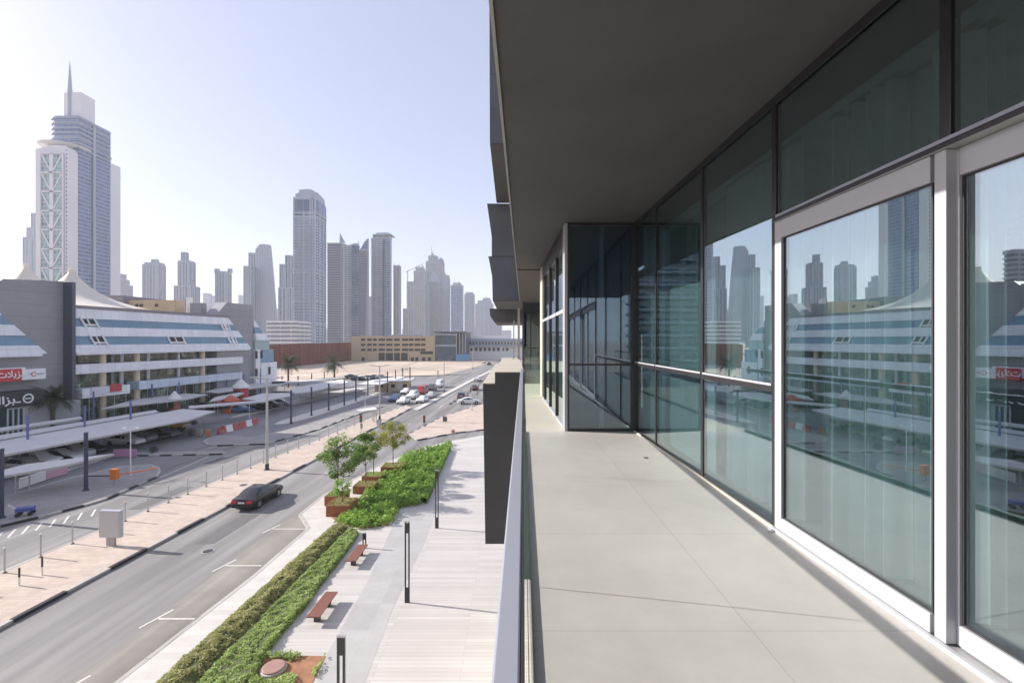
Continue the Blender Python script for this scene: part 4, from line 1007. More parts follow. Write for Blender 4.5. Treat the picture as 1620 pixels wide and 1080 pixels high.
# tents and tan roof building
def tent(label, px, py, Z_, base_y, rl_, rr_):
    ax = XP(px,Z_); zt = HP(py,Z_); zb = HP(base_y,Z_)
    e_ = empty('tent_roof', (ax,Z_,zb), label=label, cat='tent roof', group='tent roofs over the mall')
    n_ = 40; prof = [(0,1.0),(.035,1.0),(.05,.93),(.10,.80),(.19,.62),(.32,.43),(.50,.25),(.72,.11),(1,.0)]; vs = []; fs = []
    for r, h in prof:
        for i in range(n_):
            t = 2*math.pi*i/n_; c_ = math.cos(t); rad = (rr_ if c_ > 0 else rl_)*(1+.10*abs(math.cos(4*t))*r)
            vs.append((r*rad*c_, r*min(rl_,rr_)*math.sin(t), h*(zt-zb)+(.5*abs(math.cos(4*t))*r*(1-r)*4*.15)))
    for k_ in range(len(prof)-1):
        for i in range(n_): fs.append((k_*n_+i,(k_+1)*n_+i,(k_+1)*n_+(i+1)%n_,k_*n_+(i+1)%n_))
    mb = MB().add(vs, fs); mb.build('membrane', mat_tent, e_, smooth=True)
    r_ = MB().lathe([(rr_*.03,zt-zb-.3),(rr_*.045,zt-zb-.3),(rr_*.045,zt-zb+.5),(rr_*.03,zt-zb+.6)],16); r_.build('apex_ring', mat_tent, e_)
    MB().tube((0,0,-12),(0,0,zt-zb),.25,.2,8).build('mast', mat_white, e_)
tent('cream tent roof peaking right of the grey mall wall',114,429,118,489,19,16.5)
tent('pale tent roof peaking behind the grey mall wall at left',42,421,125,475,14,14)
Z = 150
e = empty('roof_building', (XP(240,Z),Z,0), label='tan rooftop building behind the mall roof with small dark vents', cat='building')
P(MB().box(XP(180,Z),XP(276,Z),Z,Z+14,0,HP(474.5,Z)),'wall',pm('tan_wall2',(.50,.40,.27),.85,scale=.2))
P(MB().box(XP(165,Z),XP(203,Z),Z-2,Z+16,0,HP(468,Z)),'grey_plant_room',mat_mroof)
for x in (215,222,246): P(MB().box(XP(x,Z),XP(x+4,Z),Z-.3,Z,HP(485,Z),HP(481,Z)),'vent',mat_open)
e = empty('roof_chimneys', (XP(297,Z),Z,0), label='pale rooftop flues and plant right of the tan rooftop building', cat='roof plant')
P(MB().box(XP(293,Z),XP(298,Z),Z,Z+2,0,HP(470,Z)),'flue',mat_white); P(MB().box(XP(299,Z),XP(319,Z),Z,Z+6,0,HP(485,Z)),'plant_box',mat_white)
P(MB().box(XP(292,Z),XP(293.8,Z),Z,Z+1,0,HP(470,Z)),'flue',mat_galv)
# ------------------------------------------------------------------ car park canopies
def quadpt(px, py, z): p = G(px, py, z); return (p[0], p[1], z)
def canopy(label, pts, z=2.7, post=True, mat=None):
    """flat fabric canopy on a steel frame; pts are the four corners near-left, near-right, far-right, far-left"""
    P_ = [Vector(quadpt(a, b, z)) for a, b in pts]
    c = sum(P_, Vector())/len(P_)
    e_ = empty('car_canopy', (c.x,c.y,0), label=label, cat='canopy', group='car canopies of the car park')
    th = Vector((0,0,.12)); m = MB(); n = len(P_)
    m.prism([(p.x,p.y) for p in P_], z-.06, z); m.build('fabric', mat or mat_canvas, e_, off=e_.location)
    k_ = MB()
    for i in range(n): k_.bar(P_[i]-Vector((0,0,.14)), P_[(i+1)%n]-Vector((0,0,.14)), .1, .14)
    a, b = P_[0], P_[1]; L_ = (b-a).length; q = max(2, int(L_/5.5))
    a2, b2 = P_[-1], P_[-2]
    for i in range(q+1):
        t = min(.985,max(.015,i/q)); p = a.lerp(b,t); r = a2.lerp(b2,t); k_.bar(p-Vector((0,0,.13)), r-Vector((0,0,.13)), .08,.12)
    k_.build('frame', mat_galv, e_, off=e_.location)
    for i in range(q+1):
        t = min(.985,max(.015,i/q)); r = a2.lerp(b2,t).lerp(a.lerp(b,t),.12)
        MB().tube((r.x,r.y,0),(r.x,r.y,z-.2),.06,.06,6).build('post', mat_galv, e_, off=e_.location)
    return e_
canopy('long white car canopy nearest the camera, running to the left edge', [(-200,758),(300,663),(340,650),(290,646.5),(-200,733)])
canopy('narrow white canopy strip just behind the long near one', [(-200,719),(0,695),(250,651.5),(246,648),(0,688),(-200,710)])
canopy('short sunlit canopy in front of the long one by the pink panels', [(5,752),(100,736),(180,717),(137,722),(40,734),(0,744)], z=2.3)
canopy('broad white canopy below the mall columns, left of the round booth', [(160,646),(295,631),(329,623.5),(291,622),(215,631)])
canopy('white canopy in front of the round windows of the mall', [(324,619.5),(344,621),(450,607.5),(450,600),(353,611)])
canopy('thin white canopy left of the red kiosk', [(331,634.5),(373,627),(386,621),(378,620.5),(340,628)])
canopy('white canopy right of the red kiosk', [(383,630.5),(416,634),(461,625.5),(457,621),(414,622)])
canopy('white canopy beside the two palms', [(456,618.5),(466,621.5),(494,618.5),(552,604.5),(541,599.5),(477,611)])
canopy('small farthest canopy near the beige cabin', [(564,607.5),(600,608),(641,596.5),(632,595),(588,601)])
canopy('long pale canopy strip between the near canopy and the mall front, left part', [(-60,690),(60,672),(130,661),(128,658.5),(60,668),(-60,684)], z=3.0)
canopy('narrow canopy strip farther along the car park before the tall lamp', [(300,645),(345,641),(420,634.5),(418,632.5),(345,638),(298,642)], z=2.9)
canopy('thin canopy strip under the palms beside the hoarding', [(430,607),(470,604),(545,597.5),(543,596),(470,601.5),(430,604)], z=2.7)
canopy('little low canopy by the service road before the parked cars', [(564,648),(575,650),(598,647),(592,643.5)], z=2.3)

# posts, lamps
def post(px, pyb, pyt, label, grp, mat=mat_dkblue, r=.16):
    x, y_ = G(px, pyb); h = HP(pyt, y_)
    e_ = empty('tall_post', (x,y_,0), label=label, cat='post', group=grp)
    MB().tube((0,0,.12),(0,0,h),r,r,12).build('shaft', mat, e_, smooth=True)
    MB().lathe([(r*1.9,.05),(r*1.9,.13),(r*1.1,.3)],12).build('base', mat, e_)
    MB().lathe([(r*1.12,h-.02),(r*1.12,h+.06),(r*.5,h+.1)],12).build('cap', mat, e_)
    return e_
row1 = [(2,822,711),(136,778,685)]
post(2,822,711,'dark post at the left edge of the photo beside the car park pavement','dark posts along the car park')
post(136,778,685,'dark post standing left of the orange barrier box','dark posts along the car park')
row2 = [(460.5,670,618),(492.7,658,612.5),(520,650,606.7),(544.7,642,602),(563,635,597),(582,626,595),(613,620.7,588),(625.7,614.5,585.6),(637,609,583)]
for i,(a,b,c) in enumerate(row2): post(a,b,c,'%s dark post from the left on the light path strip'%ORD[i],'dark posts along the car park',r=.15)
post(648.6,613.7,581,'dark post with the red foot sleeve by the crossing','dark posts along the car park')
x,y_ = G(648.6,613.7); o = empty('red_sleeve',(x,y_,0),label='red sleeve round the foot of the post by the crossing',cat='post guard'); MB().lathe([(.3,0.02),(.3,2.4),(.22,2.5)],12).build('sleeve',pm('red_plastic',(.42,.085,.09),.55),o)
row3 = [(446,611,595),(471.5,610,595),(493,604,591),(513,601,588)]
for i,(a,b,c) in enumerate(row3): post(a,b,c,'%s short dark post of the far row below the hoarding'%ORD[i],'dark posts of the far row')
row4 = [(44,687,658),(134,671,643),(148,662.6,620),(206.6,656.6,634),(240.7,650,608),(283,623,605),(359,606.8,595),(386,608,592.6),(412,618,590.5)]
mat_blue = pm('blue_post', (.12,.15,.33), .5)
for i,(a,b,c) in enumerate(row4): post(a,HY+H*(c-HY)/(H-5.2),c,'%s blue post from the left in front of the mall'%ORD[i],'blue posts in front of the mall',mat_blue,r=.12)

def lamp(px, pyb, pyt, label, grp='street lamps', double=True, r=.12, arm=1.3, mat=mat_galv):
    x, y_ = G(px, pyb); h = HP(pyt, y_)-.1
    e_ = empty('street_lamp', (x,y_,.14), label=label, cat='street lamp', group=grp)
    MB().tube((0,0,0),(0,0,h-.14),r,r*.6,12).build('pole', mat, e_, smooth=True)
    MB().lathe([(r*2,0),(r*2,.06),(r*1.25,.1),(r*1.25,.6),(r,.65)],12).build('base', mat_dark if r > .1 else mat, e_)
    for s in ((-1,1) if double else (1,)):
        a_ = MB().tube((0,0,h-.3),(s*arm,0,h-.12),r*.4,r*.35,6).build('arm', mat, e_)
        k_ = MB().ext(None,[(s*arm*.75,-.14,h-.16),(s*arm*.75,.14,h-.16),(s*arm*.75,.12,h-.04),(s*arm*.75,-.12,h-.04)],[(s*arm*1.35,-.1,h-.13),(s*arm*1.35,.1,h-.13),(s*arm*1.35,.08,h-.06),(s*arm*1.35,-.08,h-.06)])
        k_.build('lamp_head', mat, e_)
    return e_
lamp(422.5,745,596,'tall double headed street lamp on the sandy median left of the trees',r=.15)
lamp(600.6,665,577,'tall double headed street lamp where the median narrows',r=.15)
lamp(702.6,621,569,'tall street lamp on the far median strip',r=.13)
lamp(748,584,548,'farthest street lamp by the main road bend',r=.13)
lamp(746.5,650,607,'lamp pole standing on the traffic island near our wall',r=.09,double=False,arm=.8)
for i,(a,b,c,l) in enumerate([(206.6,754,676,'short white double lamp beside the orange barrier box'),(394.5,663,637,'short white lamp behind the red and white barrier'),(545,667.7,654,'short white lamp left of the traffic lights'),(590,668,648,'thin white lamp by the second tall street lamp'),
      (64,672,642,'thin white lamp in front of the black shop front'),(577.5,648,626,'short lamp by the little low canopy'),(566,604,590,'slim lamp at the edge of the sandy lot'),(688,597,584,'slim lamp where the far road begins')]):
    lamp(a,b,c,l,'short white lamps of the car park',True,r=.06,arm=.6,mat=mat_white)
# canopy of signal gantry
def signal(px,pyb,pyt,label,rz=0):
    x,y_ = G(px,pyb); h = HP(pyt,y_)
    e_ = empty('traffic_light',(x,y_,.14),rz,label=label,cat='traffic light',group='traffic lights of the crossing')
    MB().tube((0,0,0),(0,0,h-.2),.07,.06,8).build('pole',mat_galv,e_)
    k_ = MB().box(-.17,.17,-.28,-.08,h-1.3,h-.2); hd_ = k_.build('signal_head',mat_black,e_,bevel=.03)
    for j,(nm,c) in enumerate((('red_lens',(.5,.03,.03)),('amber_lens',(.4,.22,.02)),('green_lens',(.02,.25,.10)))):
        z = h-.4-j*.35
        MB().tube((0,-.285,z),(0,-.31,z),.11,.11,12).build(nm,pm(nm+label[:6],c,.3),hd_)
    MB().box(-.14,.14,.02,.16,h-2.2,h-1.5).build('pedestrian_signal',mat_black,e_)
    return e_
signal(571.5,683,655,'traffic light on the median with its lenses facing us')
signal(671.5,676,656,'traffic light on the corner of the pink traffic island')
signal(755.5,631,610,'traffic light on the far side of the crossing near our wall')
signal(693,601,586,'small distant traffic light beyond the waiting cars')
# small plates / signs
def roadsign(px,pyb,pyt,label,col,shape='disc'):
    x,y_ = G(px,pyb); h = HP(pyt,y_)
    e_ = empty('road_sign',(x,y_,.14),label=label,cat='road sign')
    MB().tube((0,0,0),(0,0,h-.14),.04,.04,8).build('pole',mat_galv,e_)
    m_ = pm('plate'+label[:8]+str(px),col,.5)
    if shape=='disc': MB().tube((0,-.05,h-.5),(0,-.08,h-.5),.26,.26,20).build('plate',m_,e_)
    elif shape=='tri': MB().xz([(-.5,h-.9),(.5,h-.9),(0,h-.05)],-.08,-.05).build('plate',m_,e_)
    else: MB().box(-.35,.35,-.08,-.05,h-.9,h-.1).build('plate',m_,e_)
    return e_
roadsign(704,669,659,'low sign with a dark square plate on the traffic island',(.10,.10,.11),'sq')
roadsign(717,694,678,'small pale red disc sign on the traffic island',(.52,.20,.18),'disc')
roadsign(757,622,613,'small red and white sign beside the far crossing',(.6,.15,.12),'disc')
roadsign(353,686,672,'small red disc sign before the red and white barriers',(.42,.12,.12),'disc')
roadsign(600,686,664,'thin sign post on the median behind the trees',(.5,.5,.5),'sq')
# barriers
bx = Vector((*G(345.5,687),0)); by = Vector((*G(407.7,670),0)); dv = (by-bx); n = 6
mats_ = [MATS['red_plastic'], mat_white]
for i in range(n):
    a = bx+dv*(i/n); b = bx+dv*((i+.93)/n); o = empty('water_barrier',((a.x+b.x)/2,(a.y+b.y)/2,.02),math.atan2((b-a).y,(b-a).x),
        label='%s plastic road barrier from the left, %s'%(ORD[i],['red','white','red','red','white','red'][i]),cat='barrier',group='red and white road barriers')
    l = (b-a).length/2; m_ = mats_[[0,1,0,0,1,0][i]]
    MB().ext(None,[(-l,-.28,0),(-l,.28,0),(-l,.12,.5),(-l,.10,.95),(-l,-.10,.95),(-l,-.12,.5)],[(l,-.28,0),(l,.28,0),(l,.12,.5),(l,.10,.95),(l,-.10,.95),(l,-.12,.5)]).build('body',m_,o,bevel=.03)
mat_pink = pm('pink_board', (.50,.24,.40), .6); mat_pink2 = pm('pale_pink_board', (.55,.32,.40), .6)
def board(a,b,h,mat,label,nm='board_panel',z0=.1):
    A = Vector((*G(*a),0)); B = Vector((*G(*b),0)); o = empty(nm,((A.x+B.x)/2,(A.y+B.y)/2,0),math.atan2((B-A).y,(B-A).x),label=label,cat='site board')
    l = (B-A).length/2
    MB().box(-l,l,-.06,.06,z0,h).build('board',mat,o)
    k_=MB()
    for t in (-.92,0,.92): k_.box(l*t-.05,l*t+.05,.07,.6,.02,.1); k_.bar((l*t,.08,h*.8),(l*t,.55,.1),.06,.06)
    k_.build('struts',mat_galv,o); return o
board((180,723.5),(216,723.5),.95,mat_pink,'magenta board lying along the kerb beyond the orange barrier box')
board((72,760),(106,750),1.0,mat_pink2,'pale pink board beside the white one in front of the lit canopy')
board((31,774),(71.5,760.5),1.0,mat_white,'white board left of the pale pink one')
board((240,683),(251,681.5),1.0,mat_galv,'small grey cabinet panel left of the green skip')
# orange barrier box
o = empty('barrier_gate',(*G(181,769),.15),label='orange car park barrier box with boom arms on the footpath',cat='barrier gate')
mat_or = pm('orange_paint', (.62,.17,.03), .5)
MB().box(-.10,.10,-.1,.1,0,.75).build('pedestal',mat_galv,o); MB().box(-.30,.30,-.22,.22,.5,1.45).build('box',mat_or,o,bevel=.03)
MB().bar((-.3,-.1,.85),(-2.4,-.2,.85),.08,.1).build('arm',mat_dark,o); MB().bar((.3,.1,.9),(2.3,2.2,.95),.08,.1).build('arm',mat_or,o)
# billboard
X_,Y_ = G(176,866); o = empty('billboard',(X_,Y_,.15),R(-4),label='blank pale billboard on a short foot on the sandy median',cat='billboard')
MB().box(-.72,.72,-.14,.14,.55,2.28).build('frame',mat_alu,o,bevel=.02)
MB().box(-.64,.64,-.15,-.141,.63,2.20).build('face',pm('blank_poster',(.50,.48,.46),.5,var=.03),o); MB().box(-.64,.64,.141,.15,.63,2.20).build('face',MATS['blank_poster'],o)
MB().box(-.26,.26,-.10,.10,0,.549).build('foot',mat_kerb,o)
# median fence posts with cable
def along_left(Y):   # left kerb of the median
    for (x0_,y0_),(x1_,y1_) in zip(ML, ML[1:]):
        if y0_ <= Y <= y1_: return x0_+(x1_-x0_)*(Y-y0_)/(y1_-y0_)
ys = [25.3,27.4,29.35,31.3,33.25,35.2,37.2,39.2,41.3,43.5,45.6,47.7,49.8,52,54.2,56.5,58.8,61.2,63.7,66.3,69,71.8,74.8,78]
proto = None; pp = []
for i,Yp in enumerate(ys):
    x = along_left(Yp)+.32; z = .15
    if proto is None:
        proto = empty('fence_post',(x,Yp,z)); MB().tube((0,0,0),(0,0,1.42),.045,.045,10).build('post',mat_galv,proto); MB().lathe([(.10,0),(.10,.03),(.056,.05)],10).build('foot',mat_dark,proto)
        MB().lathe([(.06,1.39),(.06,1.45),(.02,1.47)],10).build('cap',mat_white,proto); o = proto
    else: o = copy_tree(proto); o.location = (x,Yp,z)
    tag(o,'%s pale fence post from the near end of the median fence'%ORD[i],'fence post','pale posts of the median fence'); pp.append(Vector((x,Yp,z)))
for i in range(2):
    px_,pb = ((30.5,930),(66.7,913))[i]; x,y_ = G(px_,pb); o = empty('short_bollard',(x,y_,.15),label=('nearer' if i==0 else 'farther')+' short striped bollard on the sandy median',cat='bollard',group='short striped bollards')
    MB().tube((0,0,0),(0,0,.45),.045,.045,10).build('white_part',mat_white,o); MB().tube((0,0,.4505),(0,0,.95),.047,.047,10).build('dark_part',mat_black,o)
for i,(a,b) in enumerate(((56,870),(240,812),(277,795),(311,778),(196,868))):
    pass
# light columns on the plaza
def lightcol(Y, label):
    x = -5.3; h = 4.05
    e_ = empty('light_column',(x,Y,.156),label=label,cat='light column',group='twin blade light columns of the plaza')
    MB().box(-.125,-.055,-.04,.04,.0,h-.001).build('blade',mat_dark,e_,bevel=.004); MB().box(.055,.125,-.04,.04,.0,h-.001).build('blade',mat_dark,e_,bevel=.004)
    MB().box(-.054,.054,-.038,.038,h-.55,h-.05).build('lamp_housing',mat_dark,e_); MB().box(-.054,.054,-.038,.038,.0,.75).build('foot_box',mat_dark,e_)
    MB().box(-.13,.13,-.045,.045,h,h+.05).build('cap',mat_galv,e_); return e_
lightcol(14.9,'nearest twin blade light column at the bottom of the photo')
lightcol(24.3,'middle twin blade light column beside the nearer bench')
lightcol(33.9,'farthest twin blade light column beside the lush bed')
x,y_ = G(576.5,866.5,.15); o = empty('light_bollard',(x,y_,.156),label='low dark slotted bollard light behind the farther bench',cat='bollard light')
MB().box(-.115,-.05,-.04,.04,0,.94).build('blade',mat_dark,o); MB().box(.05,.115,-.04,.04,0,.94).build('blade',mat_dark,o); MB().box(-.12,.12,-.045,.045,.942,.98).build('cap',mat_galv,o); MB().box(-.049,.049,-.036,.036,.55,.9).build('lamp_housing',mat_dark,o)
# benches
def bench(x,y,rz,label):
    e_ = empty('bench',(x,y,.16),rz,label=label,cat='bench',group='timber slab benches on the plaza')
    k_ = MB(); wd = .62; n_ = 6
    for j in range(n_): k_.box(-wd/2+j*wd/n_+.004,-wd/2+(j+1)*wd/n_-.004,-1.12,1.12,.40,.46)
    k_.build('seat',mat_wood,e_,bevel=.004)
    MB().box(-.29,.29,-1.05,1.05,.375,.3995).build('seat_frame',mat_dark,e_)
    MB().box(-.12,.12,-.75,-.5,0,.3745).build('leg',mat_dark,e_); MB().box(-.12,.12,.5,.75,0,.3745).build('leg',mat_dark,e_); return e_
bench(-9.2,23.35,R(-1),'nearer reddish timber slab bench on the plaza')
bench(-9.35,29.0,R(-1),'farther reddish timber slab bench beside the low bollard light')

# ------------------------------------------------------------------ planting
def leaves(n, sampler, size, seed, flat=.55):
    rnd = random.Random(seed); vs = []; fs = []
    for i in range(n):
        p = sampler(rnd)
        if p is None: continue
        s = size*rnd.uniform(.6,1.35); a = rnd.uniform(0,6.283); t = rnd.gauss(0,flat)
        u = Vector((math.cos(a),math.sin(a),rnd.gauss(0,.35))).normalized()*s
        v = Vector((-math.sin(a)*math.cos(t),math.cos(a)*math.cos(t),math.sin(t)))*s*.55
        q = Vector(p); b = len(vs); vs += [tuple(q-u*.5),tuple(q+v*.5),tuple(q+u*.5),tuple(q-v*.5)]; fs.append((b,b+1,b+2,b+3))
    return MB().add(vs,fs)
from mathutils import noise
def inpoly(x,y,P_):
    c = False; j = len(P_)-1
    for i in range(len(P_)):
        if (P_[i][1]>y)!=(P_[j][1]>y) and x < (P_[j][0]-P_[i][0])*(y-P_[i][1])/(P_[j][1]-P_[i][1])+P_[i][0]: c = not c
        j = i
    return c
def strip_lr(left, right):
    """points between two polylines given as (x,y) lists sharing parameter t"""
    def at(P_,t):
        d = [0]; 
        for a,b in zip(P_,P_[1:]): d.append(d[-1]+math.hypot(b[0]-a[0],b[1]-a[1]))
        s = t*d[-1]
        for i in range(len(P_)-1):
            if s <= d[i+1] or i == len(P_)-2:
                k_ = (s-d[i])/(d[i+1]-d[i]); return (P_[i][0]+(P_[i+1][0]-P_[i][0])*k_, P_[i][1]+(P_[i+1][1]-P_[i][1])*k_)
    return lambda t,u: tuple(at(left,t)[k_]*(1-u)+at(right,t)[k_]*u for k_ in (0,1))
hz0 = .15
hl0 = G(190,1118,.45); hl1 = G(524,827,.45); vl0 = G(285,1097,.45); vl1 = G(553,832,.4)
f1 = strip_lr([hl0,hl1],[vl0,vl1])
def h1(u,x,y): return .15+.38*min(1,(min(u,1-u)*3.2)**.6)*(1+.28*noise.noise((x*1.9,y*1.9,0)))
def hedge_obj(name,label,cat,fn,hf,n,size,matl,seed,kind=None,nu=10,nv=90,inset=.05):
    m = MB(); vs = []; fs = []
    for j in range(nv+1):
        for i in range(nu+1):
            u = i/nu; x,y_ = fn(j/nv,u); vs.append((x,y_,.1+(hf(u,x,y_)-.1)*.86 if 0<i<nu else .1))
    for j in range(nv):
        for i in range(nu): a = j*(nu+1)+i; fs.append((a,a+1,a+nu+2,a+nu+1))
    e_ = empty(name,(*fn(.5,.5),.15),label=label,cat=cat)
    if kind: e_['kind'] = kind
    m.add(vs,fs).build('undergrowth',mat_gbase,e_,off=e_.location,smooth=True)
    def smp(r):
        t = r.random(); u = r.random(); x,y_ = fn(t,u); h_ = hf(u,x,y_); 
        cl = noise.noise((x*3.1,y_*3.1,5))
        if cl < -.28 and r.random() < .55: return None
        return (x+r.gauss(0,.03),y_+r.gauss(0,.03),h_-abs(r.gauss(0,.06))+.11*cl)
    leaves(n,smp,size,seed).build('foliage',matl,e_,off=e_.location)
    return e_
hedge_obj('hedge','dusty clipped hedge strip beside the white pavement','hedge',f1,h1,42000,.10,mat_green1,21)
vr = [G(372,1120,.35),G(419,1034,.35),G(450,993,.35),G(484,955,.35),G(503,928,.35),G(560,854,.35),G(567,841,.35)]
def h2(u,x,y): return .15+.26*min(1,(min(u,1-u)*9+.15)**.5)*(1+.3*noise.noise((x*1.3,y*1.3,3)))
f2 = strip_lr([vl0,vl1],vr)
hedge_obj('ground_cover','bright low ground cover strip between the hedge and the plaza','ground cover',f2,h2,42000,.09,mat_green2,22,'stuff')
# near bed with cover plate
bed = [G(419,1034,.2),G(515,1036,.2),G(492,1082,.2),G(470,1130,.2),G(372,1125,.2)]
struct('soil', MB().prism(bed,.1,.175), mat_soil)
def smp(r):
    for _ in range(30):
        x = r.uniform(min(p[0] for p in bed),max(p[0] for p in bed)); y_ = r.uniform(min(p[1] for p in bed),max(p[1] for p in bed))
        if inpoly(x,y_,bed) and noise.noise((x*.9,y_*.9,9)) > -.06 and math.hypot(x-cvx,y_-cvy) > .62: return (x,y_,.2+r.random()*.28*max(.2,noise.noise((x*.9,y_*.9,9))+.5))
    return None
cvx,cvy = G(433,1056,.25)
o = leaves(5200,smp,.095,5).build('low_plants',mat_green2); tag(o,'patchy low plants growing on the red soil of the near bed','ground plants',kind='stuff')
o = empty('cover_plate',(cvx,cvy,.176),label='round reddish utility cover in the near planting bed',cat='utility cover')
MB().lathe([(.01,.16),(.40,.16),(.44,.14),(.44,0)],28).build('cover',pm('cover_red',(.34,.20,.17),.7,scale=5),o); MB().lathe([(.445,.0),(.50,.0),(.50,.08),(.445,.10)],28).build('rim',mat_kerb,o)
# lush bed
lush = [G(536,828,.2),G(571,835,.2),G(614,830,.2),G(628,803,.2),G(663,797,.2),G(671,787,.2),G(693,743,.2),G(711,711,.2),G(712,702,.2),G(640,722,.2),G(628,738,.2),G(600,755,.2),G(590,775,.2),G(560,800,.2)]
struct('soil', MB().prism(lush+[G(519,812,.2)],.12,.172), mat_soil)
def hfl(x,y): return .15+.48*(1+.7*noise.noise((x*.7,y*.7,2))+.8*noise.noise((x*1.7,y*1.7,4)))
pc_ = []; rc_ = random.Random(77)
while len(pc_) < 520:
    x = rc_.uniform(-14,-4); y_ = rc_.uniform(33,63)
    if inpoly(x,y_,lush) and all((x-a)**2+((y_-b)*.8)**2 > .10 for a,b,_,_ in pc_): pc_.append((x,y_,rc_.uniform(.26,.46),rc_.uniform(.30,.75)*(1+.5*noise.noise((x*.5,y_*.5,2)))))
def smpl(r):
    x,y_,rd,hh = r.choice(pc_); a = r.uniform(0,6.283); q = r.random()**.5
    return (x+rd*q*math.cos(a), y_+rd*q*math.sin(a), .17+hh*(1-q*q*.85)*(1-.35*r.random()**2))
def smpl_old(r):
    for _ in range(40):
        x = r.uniform(-14,-4); y_ = r.uniform(33,63)
        if inpoly(x,y_,lush):
            cl = noise.noise((x*2.2,y_*2.2,7))
            if cl < -.2 and r.random() < .7: continue
            return (x,y_,max(.2,(hfl(x,y_)+.12*cl)-abs(r.gauss(0,.16))))
    return None
o = leaves(62000,smpl,.15,9,.7).build('shrub_bed',mat_green3); tag(o,'lush bright green shrub bed beside the planters','shrub bed',kind='stuff')
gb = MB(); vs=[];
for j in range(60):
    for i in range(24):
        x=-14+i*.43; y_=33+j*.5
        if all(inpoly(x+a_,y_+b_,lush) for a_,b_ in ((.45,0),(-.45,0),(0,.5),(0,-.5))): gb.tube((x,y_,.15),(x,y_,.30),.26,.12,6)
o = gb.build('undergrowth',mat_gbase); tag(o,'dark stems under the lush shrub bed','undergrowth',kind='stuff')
# trimmed edge hedge on the right side of the lush bed
f3 = strip_lr([G(664,788,.5),G(686,745,.5),G(704,708,.5)],[G(676,790,.5),G(696,745,.5),G(712,708,.5)])
hedge_obj('edge_hedge','low clipped hedge along the plaza side of the lush bed','hedge',f3,lambda u,x,y:.15+.5*min(1,(min(u,1-u)*9)**.5),9000,.13,mat_green3,33,nu=6,nv=40)
# planters and trees
def planter(px,py,zt,label,w_=1.75,l_=1.9,rz=0,seed=0):
    x,y_ = G(px,py,.15); e_ = empty('planter',(x,y_,.17),rz,label=label,cat='planter',group='rusty steel tree planters')
    t=.05; k_=MB(); h_=zt
    k_.box(-w_/2,w_/2,0,t,0,h_); k_.box(-w_/2,w_/2,l_-t,l_,0,h_); k_.box(-w_/2,-w_/2+t,t,l_-t,0,h_); k_.box(w_/2-t,w_/2,t,l_-t,0,h_)
    k_.build('steel_box',mat_corten,e_)
    MB().box(-w_/2+t,w_/2-t,t,l_-t,0,h_-.08).build('soil',mat_soil,e_)
    rim=MB(); rim.box(-w_/2-.02,w_/2+.02,-.02,.05,h_+.001,h_+.02); rim.box(-w_/2-.02,-w_/2+.05,.051,l_+.02,h_+.001,h_+.02); rim.box(w_/2-.05,w_/2+.02,.051,l_+.02,h_+.001,h_+.02); rim.build('rim',mat_corten,e_)
    leaves(1500,lambda r:(r.uniform(-w_/2+.05,w_/2-.05),r.uniform(.05,l_-.05),h_-.07+r.random()*.13),.10,seed+50).build('plants',mat_green1 if seed%2 else mat_green2,e_)
    return (x,y_+l_/2,.17+h_-.1)
def tree(base,h,cr,ch,n,matl,label,seed,lean=0,sz=.15,low=.0):
    rnd_ = random.Random(seed)
    e_ = empty('young_tree',base,label=label,cat='tree',group='young trees in the planters')
    top = Vector((lean,rnd_.uniform(-.1,.1),h))
    tk=MB(); pts=[Vector((0,0,0)),Vector((lean*.2,.03,h*.3)),Vector((lean*.5,-.02,h*.55)),Vector((lean*.9,0,h*.85))]
    for i in range(3): tk.tube(pts[i],pts[i+1],.05*(1-.2*i),.05*(1-.2*(i+1)),8)
    tk.build('trunk',mat_bark,e_,smooth=True)
    br=MB(); cl=[]
    cz=h-ch*.5
    for i in range(26):
        a=rnd_.uniform(0,6.28); zz=rnd_.uniform(-.5,.5); rr=cr*math.sqrt(max(.05,1-(2*zz)**2))*rnd_.uniform(.45,1.05)
        q=Vector((lean*.8+rr*math.cos(a),rr*math.sin(a),cz+zz*ch)); st=pts[1].lerp(pts[3],min(1,max(0,(q.z-ch*.3-pts[1].z)/(pts[3].z-pts[1].z+.01))))
        if rnd_.random()<low: q.z-=ch*.5
        br.tube(st,q,.018,.007,5); cl.append((q,rnd_.uniform(.20,.44)*cr))
    br.build('branches',mat_bark,e_)
    def s_(r):
        q,rad=r.choice(cl); d=Vector((r.gauss(0,1),r.gauss(0,1),r.gauss(0,.8))).normalized()*rad*(r.random()**.4)
        return q+d
    leaves(n,s_,sz,seed+1,.8).build('foliage',matl,e_)
    return e_
b1_=planter(534,817,.78,'nearest rusty steel planter at the corner of the shrub bed',1.75,2.0,seed=1)
b2_=planter(528,800,.70,'second rusty planter tucked behind the nearest one',1.5,1.6,seed=2)
b3_=planter(574,781,.60,'third rusty planter with dark front along the road',1.75,1.8,seed=3)
b4_=planter(587,764,.55,'fourth rusty planter under the thin yellowish tree',1.75,1.8,seed=4)
b5_=planter(618,749,.60,'farthest rusty planter under the round yellow-green tree',2.0,2.0,seed=5)
tree(b1_,1.75,.75,1.1,900,mat_green3,'low bushy young tree in the nearest planter',61,.0,.14)
tree(b2_,4.5,1.6,3.0,4600,mat_green4,'large dark green tree leaning over the road above the near planters',62,.15,.19,.15)
tree(b3_,4.3,1.25,2.4,4200,mat_green4,'dark green tree in the third planter beside the leaning one',63,-.1,.18)
tree(b4_,4.0,1.1,2.0,1700,mat_green5,'thin sparse yellowish tree in the fourth planter',64,-.2,.15)
tree(b5_,4.3,1.5,2.4,5200,mat_green5,'round yellow-green tree in the farthest planter',65,-.05,.15)

